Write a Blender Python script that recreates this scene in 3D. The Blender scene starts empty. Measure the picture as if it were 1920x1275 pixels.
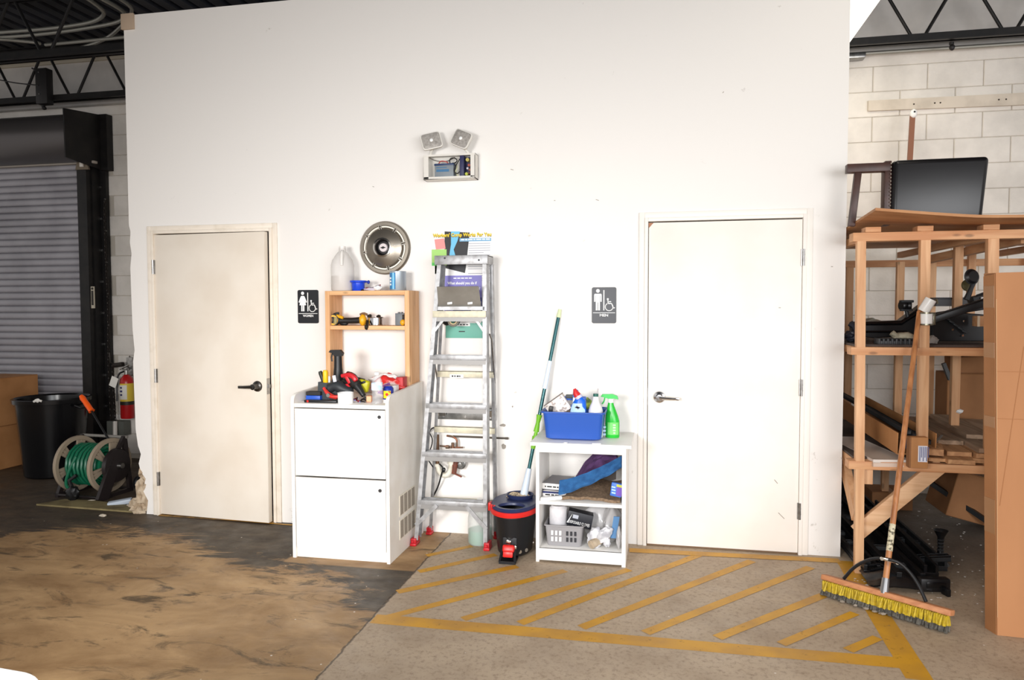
import bpy, bmesh, math, random
from mathutils import Vector, Matrix, noise
random.seed(7)
SC = bpy.context.scene
PI = math.pi
# ------------------------------------------------------------------ camera
CAM_F, CAM_YAW, CAM_PITCH, CAM_ROLL = 1360.0, -0.2004, 0.0452, -0.0023
CAM_LOC = Vector((0.0, -4.6155, 1.5074))
def cam_basis():
    cy, sy, cp, sp = math.cos(CAM_YAW), math.sin(CAM_YAW), math.cos(CAM_PITCH), math.sin(CAM_PITCH)
    f = Vector((sy*cp, cy*cp, -sp)); r = Vector((cy, -sy, 0)); u = r.cross(f)
    cr, sr = math.cos(CAM_ROLL), math.sin(CAM_ROLL)
    return r*cr+u*sr, -r*sr+u*cr, f
CR, CU, CF = cam_basis()
cd = bpy.data.cameras.new('camera'); cam = bpy.data.objects.new('camera', cd)
SC.collection.objects.link(cam)
cd.sensor_width = 36; cd.lens = 36*CAM_F/1920; cd.clip_start = .05; cd.clip_end = 60
m = Matrix((CR, CU, -CF)).transposed().to_4x4(); m.translation = CAM_LOC
cam.matrix_world = m; SC.camera = cam
# survey helpers: where a sight line measured in the photograph meets a plane of known depth or height.
# They use the surveyed eye point, a constant of the place, so nothing moves if another camera is used.
EYE = Vector((0.0, -4.6155, 1.5074))
def ray(px, py): return CF + CR*((px-960)/CAM_F) - CU*((py-637.5)/CAM_F)
def aty(px, py, y): d = ray(px, py); return EYE + d*((y-EYE.y)/d.y)
def atz(px, py, z): d = ray(px, py); return EYE + d*((z-EYE.z)/d.z)
# ------------------------------------------------------------------ world, lights, exposure
W = bpy.data.worlds.new('world'); SC.world = W; W.use_nodes = True
W.node_tree.nodes['Background'].inputs[0].default_value = (1.0, .97, .94, 1)
W.node_tree.nodes['Background'].inputs[1].default_value = 0.66
SC.view_settings.view_transform = 'Standard'; SC.view_settings.look = 'None'
SC.view_settings.exposure = -0.06; SC.view_settings.gamma = 1
def area(name, loc, target, sx, sy, power, col=(1, 1, 1), spread=180):
    l = bpy.data.lights.new(name, 'AREA'); l.shape = 'RECTANGLE'; l.size = sx; l.size_y = sy
    l.energy = power; l.color = col; l.spread = math.radians(spread)
    o = bpy.data.objects.new(name, l); SC.collection.objects.link(o); o.location = loc
    o.rotation_euler = (Vector(target)-Vector(loc)).to_track_quat('-Z', 'Y').to_euler()
    return o
# photographer's soft flash beside the camera, and an added fill light behind the camera
area('flash_softbox', (-1.9, -5.6, 1.7), (-1.8, 0, .0), 1.1, .9, 58, (1, .985, .97), 84)
area('camera_flash', (0.12, -4.62, 1.62), (.3, 0, .35), .45, .3, 25, (.95, .975, 1), 122)
area('added_fill_light', (4.0, -7.9, 1.7), (.2, 0, .7), 5.0, 2.6, 165, (.97, .98, 1), 120)
area('unseen_bay_lamp', (1.3, -1.4, 3.95), (1.3, -1.0, 0), .3, 1.2, 10, (1, .93, .8))  # unseen lamp, added to brighten the upper right of the wall
# ------------------------------------------------------------------ materials
def lin(c):
    def f(v):
        v /= 255.0
        return v/12.92 if v <= .04045 else ((v+.055)/1.055)**2.4
    return tuple(f(v) for v in c[:3]) + (1,)
MATS = {}
def nodes_of(name):
    m = bpy.data.materials.new(name); m.use_nodes = True
    nt = m.node_tree; b = nt.nodes['Principled BSDF']
    return m, nt, b
def M(name, col, rough=.5, metal=0, col2=None, nscale=6, lo=.4, hi=.65, bump=0, bscale=40, spec=.5,
      trans=0, alpha=1, emit=0, stretch=(1, 1, 1), ior=1.45, detail=6):
    if name in MATS: return MATS[name]
    m, nt, b = nodes_of(name)
    b.inputs['Base Color'].default_value = lin(col); b.inputs['Roughness'].default_value = rough
    b.inputs['Metallic'].default_value = metal; b.inputs['Specular IOR Level'].default_value = spec
    b.inputs['Transmission Weight'].default_value = trans; b.inputs['IOR'].default_value = ior
    b.inputs['Alpha'].default_value = alpha
    if emit:
        b.inputs['Emission Color'].default_value = lin(col); b.inputs['Emission Strength'].default_value = emit
    if col2 is not None or bump:
        tc = nt.nodes.new('ShaderNodeTexCoord'); mp = nt.nodes.new('ShaderNodeMapping')
        mp.inputs['Scale'].default_value = stretch
        geo = nt.nodes.new('ShaderNodeNewGeometry')
        nt.links.new(geo.outputs['Position'], mp.inputs['Vector'])
    if col2 is not None:
        n = nt.nodes.new('ShaderNodeTexNoise'); n.inputs['Scale'].default_value = nscale
        n.inputs['Detail'].default_value = detail
        r = nt.nodes.new('ShaderNodeValToRGB'); r.color_ramp.elements[0].position = lo; r.color_ramp.elements[1].position = hi
        r.color_ramp.elements[0].color = lin(col); r.color_ramp.elements[1].color = lin(col2)
        nt.links.new(mp.outputs[0], n.inputs['Vector']); nt.links.new(n.outputs['Fac'], r.inputs[0])
        nt.links.new(r.outputs[0], b.inputs['Base Color'])
    if bump:
        n2 = nt.nodes.new('ShaderNodeTexNoise'); n2.inputs['Scale'].default_value = bscale; n2.inputs['Detail'].default_value = 4
        bp = nt.nodes.new('ShaderNodeBump'); bp.inputs['Strength'].default_value = bump; bp.inputs['Distance'].default_value = .004
        nt.links.new(mp.outputs[0], n2.inputs['Vector']); nt.links.new(n2.outputs['Fac'], bp.inputs['Height'])
        nt.links.new(bp.outputs[0], b.inputs['Normal'])
    MATS[name] = m
    return m
def wood(name, axis, c1=(226, 170, 118), c2=(196, 132, 84), rough=.6):
    """softwood with grain drawn out along one world axis, and knots"""
    if name in MATS: return MATS[name]
    m, nt, b = nodes_of(name); b.inputs['Roughness'].default_value = rough
    geo = nt.nodes.new('ShaderNodeNewGeometry'); mp = nt.nodes.new('ShaderNodeMapping')
    s = [14, 14, 14]; s['xyz'.index(axis)] = 1.1
    mp.inputs['Scale'].default_value = s
    nt.links.new(geo.outputs['Position'], mp.inputs['Vector'])
    n = nt.nodes.new('ShaderNodeTexNoise'); n.inputs['Scale'].default_value = 2.2; n.inputs['Detail'].default_value = 8; n.inputs['Distortion'].default_value = .6
    nt.links.new(mp.outputs[0], n.inputs['Vector'])
    r = nt.nodes.new('ShaderNodeValToRGB'); r.color_ramp.elements[0].position = .36; r.color_ramp.elements[1].position = .68
    r.color_ramp.elements[0].color = lin(c1); r.color_ramp.elements[1].color = lin(c2)
    nt.links.new(n.outputs['Fac'], r.inputs[0])
    mp2 = nt.nodes.new('ShaderNodeMapping'); s2 = [13, 13, 13]; s2['xyz'.index(axis)] = 5
    mp2.inputs['Scale'].default_value = s2; nt.links.new(geo.outputs['Position'], mp2.inputs['Vector'])
    v = nt.nodes.new('ShaderNodeTexVoronoi'); v.inputs['Scale'].default_value = 1; nt.links.new(mp2.outputs[0], v.inputs['Vector'])
    r2 = nt.nodes.new('ShaderNodeValToRGB'); r2.color_ramp.elements[0].position = .07; r2.color_ramp.elements[1].position = .15
    r2.color_ramp.elements[0].color = (.16, .16, .16, 1); r2.color_ramp.elements[1].color = (1, 1, 1, 1)
    nt.links.new(v.outputs['Distance'], r2.inputs[0])
    mx = nt.nodes.new('ShaderNodeMix'); mx.data_type = 'RGBA'; mx.blend_type = 'MULTIPLY'; mx.inputs[0].default_value = .55
    nt.links.new(r.outputs[0], mx.inputs[6]); nt.links.new(r2.outputs[0], mx.inputs[7])
    nt.links.new(mx.outputs[2], b.inputs['Base Color'])
    MATS[name] = m
    return m
# ------------------------------------------------------------------ mesh helpers
def V(*a): return Vector(a)
class G:
    def __init__(s): s.b = bmesh.new()
    def _bev(s, vs, bev, seg=2):
        if bev:
            es = {e for v in vs for e in v.link_edges}
            bmesh.ops.bevel(s.b, geom=list(es), offset=bev, segments=seg, affect='EDGES', profile=.5)
    def obox(s, c, size, R=None, bev=0, seg=2, taper=None):
        M4 = Matrix.Translation(Vector(c)) @ (R.to_4x4() if R else Matrix()) @ Matrix.Diagonal((size[0], size[1], size[2], 1))
        vs = bmesh.ops.create_cube(s.b, size=1)['verts']
        if taper:
            for v in vs:
                if v.co.z > 0: v.co.x *= taper; v.co.y *= taper
        for v in vs: v.co = M4 @ v.co
        if M4.determinant() < 0: bmesh.ops.reverse_faces(s.b, faces=list({f for v in vs for f in v.link_faces}))
        s._bev(vs, bev, seg); return s
    def box(s, x0, x1, y0, y1, z0, z1, bev=0, seg=2):
        return s.obox(((x0+x1)/2, (y0+y1)/2, (z0+z1)/2), (abs(x1-x0), abs(y1-y0), abs(z1-z0)), None, bev, seg)
    def bar(s, p0, p1, w, t, up=(0, 0, 1), bev=0):
        """rectangular bar from p0 to p1, width w sideways, thickness t towards up"""
        p0, p1 = Vector(p0), Vector(p1); d = (p1-p0); L = d.length; d.normalize()
        u = Vector(up); u = (u-d*u.dot(d)).normalized(); r = u.cross(d)
        R = Matrix((r, u, d)).transposed()
        return s.obox((p0+p1)/2, (w, t, L), R, bev)
    def cyl(s, p0, p1, r0, r1=None, seg=16, cap=True):
        p0, p1 = Vector(p0), Vector(p1); r1 = r0 if r1 is None else r1
        d = p1-p0; q = d.to_track_quat('Z', 'Y').to_matrix()
        a, b_ = [], []
        for i in range(seg):
            t = 2*PI*i/seg; e = q @ Vector((math.cos(t), math.sin(t), 0))
            a.append(s.b.verts.new(p0+e*r0)); b_.append(s.b.verts.new(p1+e*r1))
        for i in range(seg):
            j = (i+1) % seg; s.b.faces.new((a[i], a[j], b_[j], b_[i]))
        if cap: s.b.faces.new(a[::-1]); s.b.faces.new(b_)
        return s
    def tube(s, pts, r, seg=8, closed=False, smooth=0):
        pts = [Vector(p) for p in pts]
        for _ in range(smooth):
            q = [pts[0]]
            for i in range(len(pts)-1): q += [pts[i]*.75+pts[i+1]*.25, pts[i]*.25+pts[i+1]*.75]
            pts = q+[pts[-1]]
        n = len(pts); rings = []; up = None
        for i, p in enumerate(pts):
            if closed: d = pts[(i+1) % n]-pts[i-1]
            else: d = pts[min(i+1, n-1)]-pts[max(i-1, 0)]
            d.normalize()
            if up is None: up = Vector((0, 0, 1)) if abs(d.z) < .9 else Vector((1, 0, 0))
            up = (up-d*up.dot(d)).normalized(); rt = d.cross(up)
            rr = r[i*(len(r)-1)//max(n-1, 1)] if isinstance(r, (list, tuple)) else r
            rings.append([s.b.verts.new(p+(rt*math.cos(2*PI*k/seg)+up*math.sin(2*PI*k/seg))*rr) for k in range(seg)])
        for i in range(n if closed else n-1):
            a, c = rings[i], rings[(i+1) % n]
            for k in range(seg):
                l = (k+1) % seg; s.b.faces.new((a[k], a[l], c[l], c[k]))
        if not closed: s.b.faces.new(rings[0][::-1]); s.b.faces.new(rings[-1])
        return s
    def lathe(s, prof, c=(0, 0, 0), axis=(0, 0, 1), seg=32, sx=1, sy=1):
        """prof: list of (radius, height) from bottom to top"""
        q = Vector(axis).to_track_quat('Z', 'Y').to_matrix(); c = Vector(c); rings = []
        for (r, z) in prof:
            if r < 1e-5: rings.append([s.b.verts.new(c+q @ Vector((0, 0, z)))])
            else: rings.append([s.b.verts.new(c+q @ Vector((r*sx*math.cos(2*PI*k/seg), r*sy*math.sin(2*PI*k/seg), z))) for k in range(seg)])
        for a, d in zip(rings, rings[1:]):
            for k in range(seg):
                l = (k+1) % seg
                if len(a) == 1 and len(d) == 1: break
                if len(a) == 1: s.b.faces.new((a[0], d[l], d[k])[::-1])
                elif len(d) == 1: s.b.faces.new((a[k], a[l], d[0]))
                else: s.b.faces.new((a[k], a[l], d[l], d[k]))
        return s
    def prism(s, pts, ext):
        """flat polygon (3-D points) pushed along the vector ext"""
        ext = Vector(ext); a = [s.b.verts.new(Vector(p)) for p in pts]; d = [s.b.verts.new(Vector(p)+ext) for p in pts]
        n = len(a); f1 = s.b.faces.new(a[::-1]); f2 = s.b.faces.new(d)
        fs = [f1, f2]+[s.b.faces.new((a[i], a[(i+1) % n], d[(i+1) % n], d[i])) for i in range(n)]
        bmesh.ops.recalc_face_normals(s.b, faces=fs); return s
    def xz(s, pts, y, t):
        """polygon given as (x, z), front face at y, thickness t away from the viewer"""
        return s.prism([(p[0], y, p[1]) for p in pts], (0, t, 0))
    def blob(s, c, rad, amp=.1, fr=6, sub=3, R=None, seed=0):
        vs = bmesh.ops.create_icosphere(s.b, subdivisions=sub, radius=1)['verts']; c = Vector(c)
        for v in vs:
            n = noise.fractal(v.co*fr*.3+Vector((seed*3.1, seed, 0)), 1, 2, 3)
            p = v.co*(1+amp*n); p = Vector((p.x*rad[0], p.y*rad[1], p.z*rad[2]))
            v.co = c+(R @ p if R else p)
        return s
    def sheet(s, fn, nu, nv, th=.004):
        """parametric cloth/paper: fn(u, v) gives a point; gets real thickness"""
        g = [[Vector(fn(i/nu, j/nv)) for j in range(nv+1)] for i in range(nu+1)]
        def nrm(i, j):
            a = g[min(i+1, nu)][j]-g[max(i-1, 0)][j]; b_ = g[i][min(j+1, nv)]-g[i][max(j-1, 0)]
            n = a.cross(b_); return n.normalized() if n.length > 1e-9 else Vector((0, 0, 1))
        A = [[s.b.verts.new(g[i][j]+nrm(i, j)*th/2) for j in range(nv+1)] for i in range(nu+1)]
        B = [[s.b.verts.new(g[i][j]-nrm(i, j)*th/2) for j in range(nv+1)] for i in range(nu+1)]
        for i in range(nu):
            for j in range(nv):
                s.b.faces.new((A[i][j], A[i+1][j], A[i+1][j+1], A[i][j+1]))
                s.b.faces.new((B[i][j], B[i][j+1], B[i+1][j+1], B[i+1][j]))
        for i in range(nu):
            s.b.faces.new((A[i][0], B[i][0], B[i+1][0], A[i+1][0])); s.b.faces.new((A[i][nv], A[i+1][nv], B[i+1][nv], B[i][nv]))
        for j in range(nv):
            s.b.faces.new((A[0][j], A[0][j+1], B[0][j+1], B[0][j])); s.b.faces.new((A[nu][j], B[nu][j], B[nu][j+1], A[nu][j+1]))
        return s
    def disc(s, c, r, y2, seg=20, n=(0, -1, 0)):
        return s.cyl(Vector(c), Vector(c)+Vector(n)*y2, r, r, seg)
    def text(s, body, c, w, h=None, y=0, th=.0006, R=None, bold=0):
        """lettering facing the viewer, centred at c=(x, z) in the plane y (or placed by matrix R)"""
        cu = bpy.data.curves.new('lettering', 'FONT'); cu.body = body; cu.size = 1; cu.extrude = 0; cu.resolution_u = 2; cu.offset = bold
        o = bpy.data.objects.new('lettering', cu); SC.collection.objects.link(o)
        dg = bpy.context.evaluated_depsgraph_get(); me = bpy.data.meshes.new_from_object(o.evaluated_get(dg))
        xs = [v.co.x for v in me.vertices]; ys = [v.co.y for v in me.vertices]
        x0, x1, y0, y1 = min(xs), max(xs), min(ys), max(ys); k = w/(x1-x0); kh = k if h is None else h/(y1-y0)
        for v in me.vertices:
            lx, lz = (v.co.x-(x0+x1)/2)*k, (v.co.y-(y0+y1)/2)*kh
            v.co = (R @ Vector((lx, 0, lz)) if R else Vector((c[0]+lx, y, c[1]+lz)))
        s.b.from_mesh(me)
        bpy.data.objects.remove(o); bpy.data.curves.remove(cu); bpy.data.meshes.remove(me)
        return s
    def xf(s, Mx, since=0):
        s.b.verts.ensure_lookup_table()
        for v in s.b.verts[since:]: v.co = Mx @ v.co
        return s
ORG = {}
def tag(o, label=None, cat=None, group=None, kind=None):
    if label: o['label'] = label
    if cat: o['category'] = cat
    if group: o['group'] = group
    if kind: o['kind'] = kind
    return o
def thing(name, loc, label, cat, group=None, kind=None):
    o = bpy.data.objects.new(name, None); SC.collection.objects.link(o); o.location = loc
    o.empty_display_size = .05; ORG[o.name] = Vector(loc)
    return tag(o, label, cat, group, kind)
def obj(name, g, mat, parent=None, label=None, cat=None, group=None, kind=None, smooth=35):
    bmesh.ops.remove_doubles(g.b, verts=g.b.verts, dist=1e-6)
    me = bpy.data.meshes.new(name); g.b.to_mesh(me); g.b.free()
    if parent is not None: org = ORG[parent.name]
    else:
        xs = [v.co for v in me.vertices]
        org = Vector(((min(v.x for v in xs)+max(v.x for v in xs))/2, (min(v.y for v in xs)+max(v.y for v in xs))/2, min(v.z for v in xs)))
    me.transform(Matrix.Translation(-org))
    if smooth:
        me.polygons.foreach_set('use_smooth', [True]*len(me.polygons)); me.set_sharp_from_angle(angle=math.radians(smooth))
    me.materials.append(mat)
    o = bpy.data.objects.new(name, me); SC.collection.objects.link(o)
    if parent is None: o.location = org
    else: o.parent = parent
    ORG[o.name] = org
    return tag(o, label, cat, group, kind)
def clone(o, dx, parent=None, **k):
    """copy of a part (shared mesh), moved by dx"""
    c = o.copy(); SC.collection.objects.link(c); c.location = o.location+Vector(dx)
    ORG[c.name] = ORG[o.name]
    if parent is not None: c.parent = parent
    return c
def rot(ax=0, ay=0, az=0):
    r = math.radians
    return Matrix.Rotation(r(az), 3, 'Z') @ Matrix.Rotation(r(ay), 3, 'Y') @ Matrix.Rotation(r(ax), 3, 'X')
def rotm(p, ax=0, ay=0, az=0):
    p = Vector(p); return Matrix.Translation(p) @ rot(ax, ay, az).to_4x4() @ Matrix.Translation(-p)
# ================================================================== SETTING
XL, XR, YB = -3.759, 1.078, 1.71
D1, D2, DW, DH = -3.554, -0.075, .914, 2.04
def wall_material():
    m, nt, b = nodes_of('painted_wall'); b.inputs['Roughness'].default_value = .55
    geo = nt.nodes.new('ShaderNodeNewGeometry')
    sep = nt.nodes.new('ShaderNodeSeparateXYZ'); nt.links.new(geo.outputs['Position'], sep.inputs[0])
    n1 = nt.nodes.new('ShaderNodeTexNoise'); n1.inputs['Scale'].default_value = 9; n1.inputs['Detail'].default_value = 7; n1.inputs['Roughness'].default_value = .7
    nt.links.new(geo.outputs['Position'], n1.inputs['Vector'])
    # scuffs only get likelier towards the skirting
    mr = nt.nodes.new('ShaderNodeMapRange'); mr.inputs['From Min'].default_value = 0; mr.inputs['From Max'].default_value = 1.3
    mr.inputs['To Min'].default_value = .055; mr.inputs['To Max'].default_value = 0
    nt.links.new(sep.outputs['Z'], mr.inputs[0])
    ad = nt.nodes.new('ShaderNodeMath'); nt.links.new(n1.outputs['Fac'], ad.inputs[0]); nt.links.new(mr.outputs[0], ad.inputs[1])
    r = nt.nodes.new('ShaderNodeValToRGB'); r.color_ramp.elements[0].position = .67; r.color_ramp.elements[1].position = .74
    r.color_ramp.elements[0].color = lin((238, 234, 229)); r.color_ramp.elements[1].color = lin((186, 178, 168))
    nt.links.new(ad.outputs[0], r.inputs[0]); nt.links.new(r.outputs[0], b.inputs['Base Color'])
    n2 = nt.nodes.new('ShaderNodeTexNoise'); n2.inputs['Scale'].default_value = 90
    bp = nt.nodes.new('ShaderNodeBump'); bp.inputs['Strength'].default_value = .12; bp.inputs['Distance'].default_value = .003
    nt.links.new(geo.outputs['Position'], n2.inputs['Vector']); nt.links.new(n2.outputs['Fac'], bp.inputs['Height']); nt.links.new(bp.outputs[0], b.inputs['Normal'])
    return m
WALL = wall_material()
g = G(); WT = .12; ZT = 3.59
# strip left of door 1 with its knocked-about outer edge
edge = [(XL, ZT), (XL, 2.1), (XL+.012, 2.06), (XL+.004, 1.98), (XL+.016, 1.9), (XL+.002, 1.8), (XL+.008, 1.35), (XL+.02, 1.2), (XL+.005, 1.12),
        (XL+.012, .62), (XL+.028, .5), (XL+.05, .44), (XL+.03, .37), (XL+.045, .31), (XL+.085, .26), (XL+.06, .17), (XL+.1, .1), (XL+.085, .0)]
g.xz(edge+[(D1, 0), (D1, ZT)], 0, WT)
g.box(D1, D1+DW, 0, WT, DH, ZT); g.box(D1+DW, D2, 0, WT, 0, ZT); g.box(D2, D2+DW, 0, WT, DH, ZT); g.box(D2+DW, XR, 0, WT, 0, ZT)
obj('wall_front', g, WALL, kind='structure', smooth=0)
g = G(); g.box(XL+.06, XL+.16, WT, YB-.02, 0, 3.3); obj('wall_left', g, WALL, kind='structure', smooth=0)
g = G(); g.box(XR-.1, XR, WT, YB-.02, 0, 3.3); obj('wall_right', g, WALL, kind='structure', smooth=0)
# --- concrete floor: tan slab, black tyre and oil grime left of the joint
def floor_material():
    m, nt, b = nodes_of('stained_concrete'); L = nt.links.new
    geo = nt.nodes.new('ShaderNodeNewGeometry'); sep = nt.nodes.new('ShaderNodeSeparateXYZ'); L(geo.outputs['Position'], sep.inputs[0])
    def nz(scale, detail=6, rough=.6, st=(1, 1, 1), dist=0):
        mp = nt.nodes.new('ShaderNodeMapping'); mp.inputs['Scale'].default_value = st; L(geo.outputs['Position'], mp.inputs['Vector'])
        n = nt.nodes.new('ShaderNodeTexNoise'); n.inputs['Scale'].default_value = scale; n.inputs['Detail'].default_value = detail
        n.inputs['Roughness'].default_value = rough; n.inputs['Distortion'].default_value = dist; L(mp.outputs[0], n.inputs['Vector']); return n.outputs['Fac']
    def mt(op, a, c=None, clamp=False):
        n = nt.nodes.new('ShaderNodeMath'); n.operation = op; n.use_clamp = clamp
        for i, v in enumerate((a, c)):
            if v is None: continue
            if isinstance(v, (int, float)): n.inputs[i].default_value = v
            else: L(v, n.inputs[i])
        return n.outputs[0]
    def mr(v, a, c, d=0, e=1):
        n = nt.nodes.new('ShaderNodeMapRange'); L(v, n.inputs[0])
        for i, q in zip((1, 2, 3, 4), (a, c, d, e)): n.inputs[i].default_value = q
        return n.outputs[0]
    def mix(f, a, c):
        n = nt.nodes.new('ShaderNodeMix'); n.data_type = 'RGBA'
        if isinstance(f, (int, float)): n.inputs[0].default_value = f
        else: L(f, n.inputs[0])
        for i, q in ((6, a), (7, c)):
            if isinstance(q, tuple): n.inputs[i].default_value = lin(q)
            else: L(q, n.inputs[i])
        return n.outputs[2]
    X, Y = sep.outputs['X'], sep.outputs['Y']
    base = mix(mr(nz(2.2, 8), .35, .7), (190, 170, 146), (162, 142, 120))
    base = mix(mr(nz(38, 5, .8), .5, .72), base, (132, 112, 92))
    sand = mix(mr(nz(1.8, 8, .65, (1, 1.8, 1), .5), .34, .66), (186, 152, 110), (140, 108, 72))
    sand = mix(mr(nz(3.4, 9, .72, (.8, 2.0, 1), 1.0), .54, .66), sand, (94, 76, 54))
    left = mr(mt('ADD', X, mt('MULTIPLY', nz(30, 3), .03)), -1.352, -1.338, 1, 0)
    col = mix(left, base, sand)
    # frontier of the grime: y = f(x), a hand-fitted run of straight pieces
    fr = nt.nodes.new('ShaderNodeFloatCurve'); cv = fr.mapping.curves[0]
    P_ = [(-7.5, -.6), (-5.3, -.72), (-4.3, -.62), (-3.9, -.42), (-3.1, -.5), (-2.55, -.78), (-2.15, -.92), (-1.98, -.86), (-1.7, -.98), (-1.52, -1.22), (-1.36, -1.34)]
    sx = lambda x: (x+7.5)/6.2; sy = lambda y: (y+1.5)/1.5
    cv.points[0].location = (0, sy(-.6)); cv.points[1].location = (1, sy(-1.36))
    for x, y in P_[1:]: cv.points.new(sx(x), sy(y))
    fr.mapping.update(); L(mr(X, -7.5, -1.3), fr.inputs['Value'])
    fy = mr(fr.outputs[0], 0, 1, -1.5, 0)
    wob = mt('MULTIPLY', mt('SUBTRACT', nz(3.2, 9, .72, (.6, 1.5, 1), 1.1), .5), 1.5)
    dark = mr(mt('SUBTRACT', mt('ADD', Y, wob), fy), -.04, .1)
    # streaks and blots thrown forward of the frontier
    blot = mt('MULTIPLY', mr(nz(2.6, 8, .68, (.75, 2.1, 1), .9), .60, .67), mr(Y, -2.5, -.8))
    dark = mt('MAXIMUM', dark, mt('MULTIPLY', blot, .75))
    pad = mt('MULTIPLY', mr(X, -2.19, -2.17), mr(Y, -.735, -.72))
    dark = mt('MULTIPLY', dark, mt('SUBTRACT', 1, pad)); dark = mt('MULTIPLY', dark, left)
    grime = mix(mr(nz(5, 8, .7, (.6, 1.6, 1), .6), .38, .66), (46, 43, 41), (84, 74, 62))
    col = mix(mt('MULTIPLY', dark, .93, True), col, grime)
    # bay at the right behind the racks is darker
    rb = mt('MULTIPLY', mr(X, 1.12, 1.5), mr(Y, -.5, .3)); col = mix(mt('MULTIPLY', rb, .75), col, (84, 80, 78))
    lb = mt('MULTIPLY', mr(X, -3.9, -4.3), mr(Y, .3, .8)); col = mix(mt('MULTIPLY', lb, .6), col, (78, 62, 46))
    # the saw-cut joint
    jx = mt('ABSOLUTE', mt('ADD', mt('ADD', X, 1.358), mt('MULTIPLY', mt('SUBTRACT', nz(6, 6, .7), .5), .05)))
    joint = mr(jx, .003, .007, 1, 0); col = mix(mt('MULTIPLY', joint, .75), col, (52, 42, 34))
    # white flecks of paint and plaster
    v = nt.nodes.new('ShaderNodeTexVoronoi'); v.inputs['Scale'].default_value = 9; L(geo.outputs['Position'], v.inputs['Vector'])
    fl = mt('MULTIPLY', mr(v.outputs['Distance'], .035, .05, 1, 0), mr(nz(1.7, 3), .44, .52))
    col = mix(fl, col, (226, 218, 206))
    L(col, b.inputs['Base Color'])
    L(mr(nz(7, 6), .3, .7, .42, .7), b.inputs['Roughness']); b.inputs['Specular IOR Level'].default_value = .35
    bp = nt.nodes.new('ShaderNodeBump'); bp.inputs['Strength'].default_value = .3; bp.inputs['Distance'].default_value = .004
    L(mt('SUBTRACT', nz(55, 5, .7), mt('MULTIPLY', joint, 1.5)), bp.inputs['Height']); L(bp.outputs[0], b.inputs['Normal'])
    return m
g = G(); g.box(-9, 5.5, -7.5, 2.2, -.12, 0); FLOOR = obj('floor', g, floor_material(), kind='structure', smooth=0)
def paint_material():
    m, nt, b = nodes_of('worn_yellow_paint'); L = nt.links.new; b.inputs['Roughness'].default_value = .5
    geo = nt.nodes.new('ShaderNodeNewGeometry')
    n = nt.nodes.new('ShaderNodeTexNoise'); n.inputs['Scale'].default_value = 22; n.inputs['Detail'].default_value = 8; n.inputs['Roughness'].default_value = .75; L(geo.outputs['Position'], n.inputs['Vector'])
    r = nt.nodes.new('ShaderNodeValToRGB'); r.color_ramp.elements[0].position = .30; r.color_ramp.elements[0].color = (0, 0, 0, 1); r.color_ramp.elements[1].position = .40; r.color_ramp.elements[1].color = (1, 1, 1, 1)
    L(n.outputs['Fac'], r.inputs[0])
    n2 = nt.nodes.new('ShaderNodeTexNoise'); n2.inputs['Scale'].default_value = 5; n2.inputs['Detail'].default_value = 6; L(geo.outputs['Position'], n2.inputs['Vector'])
    c = nt.nodes.new('ShaderNodeValToRGB'); c.color_ramp.elements[0].position = .4; c.color_ramp.elements[0].color = lin((208, 152, 30)); c.color_ramp.elements[1].position = .66; c.color_ramp.elements[1].color = lin((184, 134, 46))
    L(n2.outputs['Fac'], c.inputs[0]); L(c.outputs[0], b.inputs['Base Color']); L(r.outputs[0], b.inputs['Alpha'])
    return m
YEL = paint_material()
SZ = .0004
def stripe(px0, py0, px1, py1, w, ext=0):
    a, c = atz(px0, py0, 0), atz(px1, py1, 0); d = (c-a).normalized(); n = Vector((-d.y, d.x, 0))*w/2
    g = G(); N = 14; global SZ; SZ += .00012; z = SZ
    for i in range(N):
        p, q = a+(c-a)*(i/N), a+(c-a)*((i+1)/N); j1, j2 = 1+.05*noise.noise(p*9), 1+.05*noise.noise(q*9)
        f = [g.b.verts.new(v+Vector((0, 0, z))) for v in (p-n*j1, q-n*j2, q+n*j2, p+n*j1)]; g.b.faces.new(f)
    o = obj('painted_stripe', g, YEL, FLOOR, smooth=0); return o
stripe(700, 1160, 1690, 1243, .10)           # long front line
stripe(1585, 1052, 1725, 1275, .105)         # right line
stripe(720, 1159, 1060, 1070, .052); stripe(868, 1161, 1180, 1068, .052)
stripe(745, 1110, 970, 1062, .055); stripe(785, 1072, 930, 1040, .05); stripe(800, 1042, 885, 1024, .045)
stripe(975, 1169, 1310, 1041, .055); stripe(1090, 1177, 1410, 1052, .055); stripe(1210, 1187, 1520, 1064, .055)
stripe(1345, 1196, 1555, 1112, .055); stripe(1465, 1208, 1603, 1150, .05); stripe(1590, 1220, 1646, 1196, .05)
stripe(1180, 1032, 1575, 1052, .075)
stripe(318, 966, 548, 985, .02)
# ceiling deck: ribbed steel, ribs run front to back
g = G(); N = 90
for i in range(N):
    x = -8.5+i*.15
    g.prism([(x, -7, 4.06), (x+.09, -7, 4.06), (x+.105, -7, 4.1), (x+.135, -7, 4.1), (x+.15, -7, 4.06), (x+.15, -7, 4.13), (x, -7, 4.13)], (0, 9.1, 0))
DECK = M('steel_deck', (58, 60, 68), .45, .3, (42, 42, 46), 3)
obj('ceiling', g, DECK, kind='structure', smooth=0)
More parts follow.
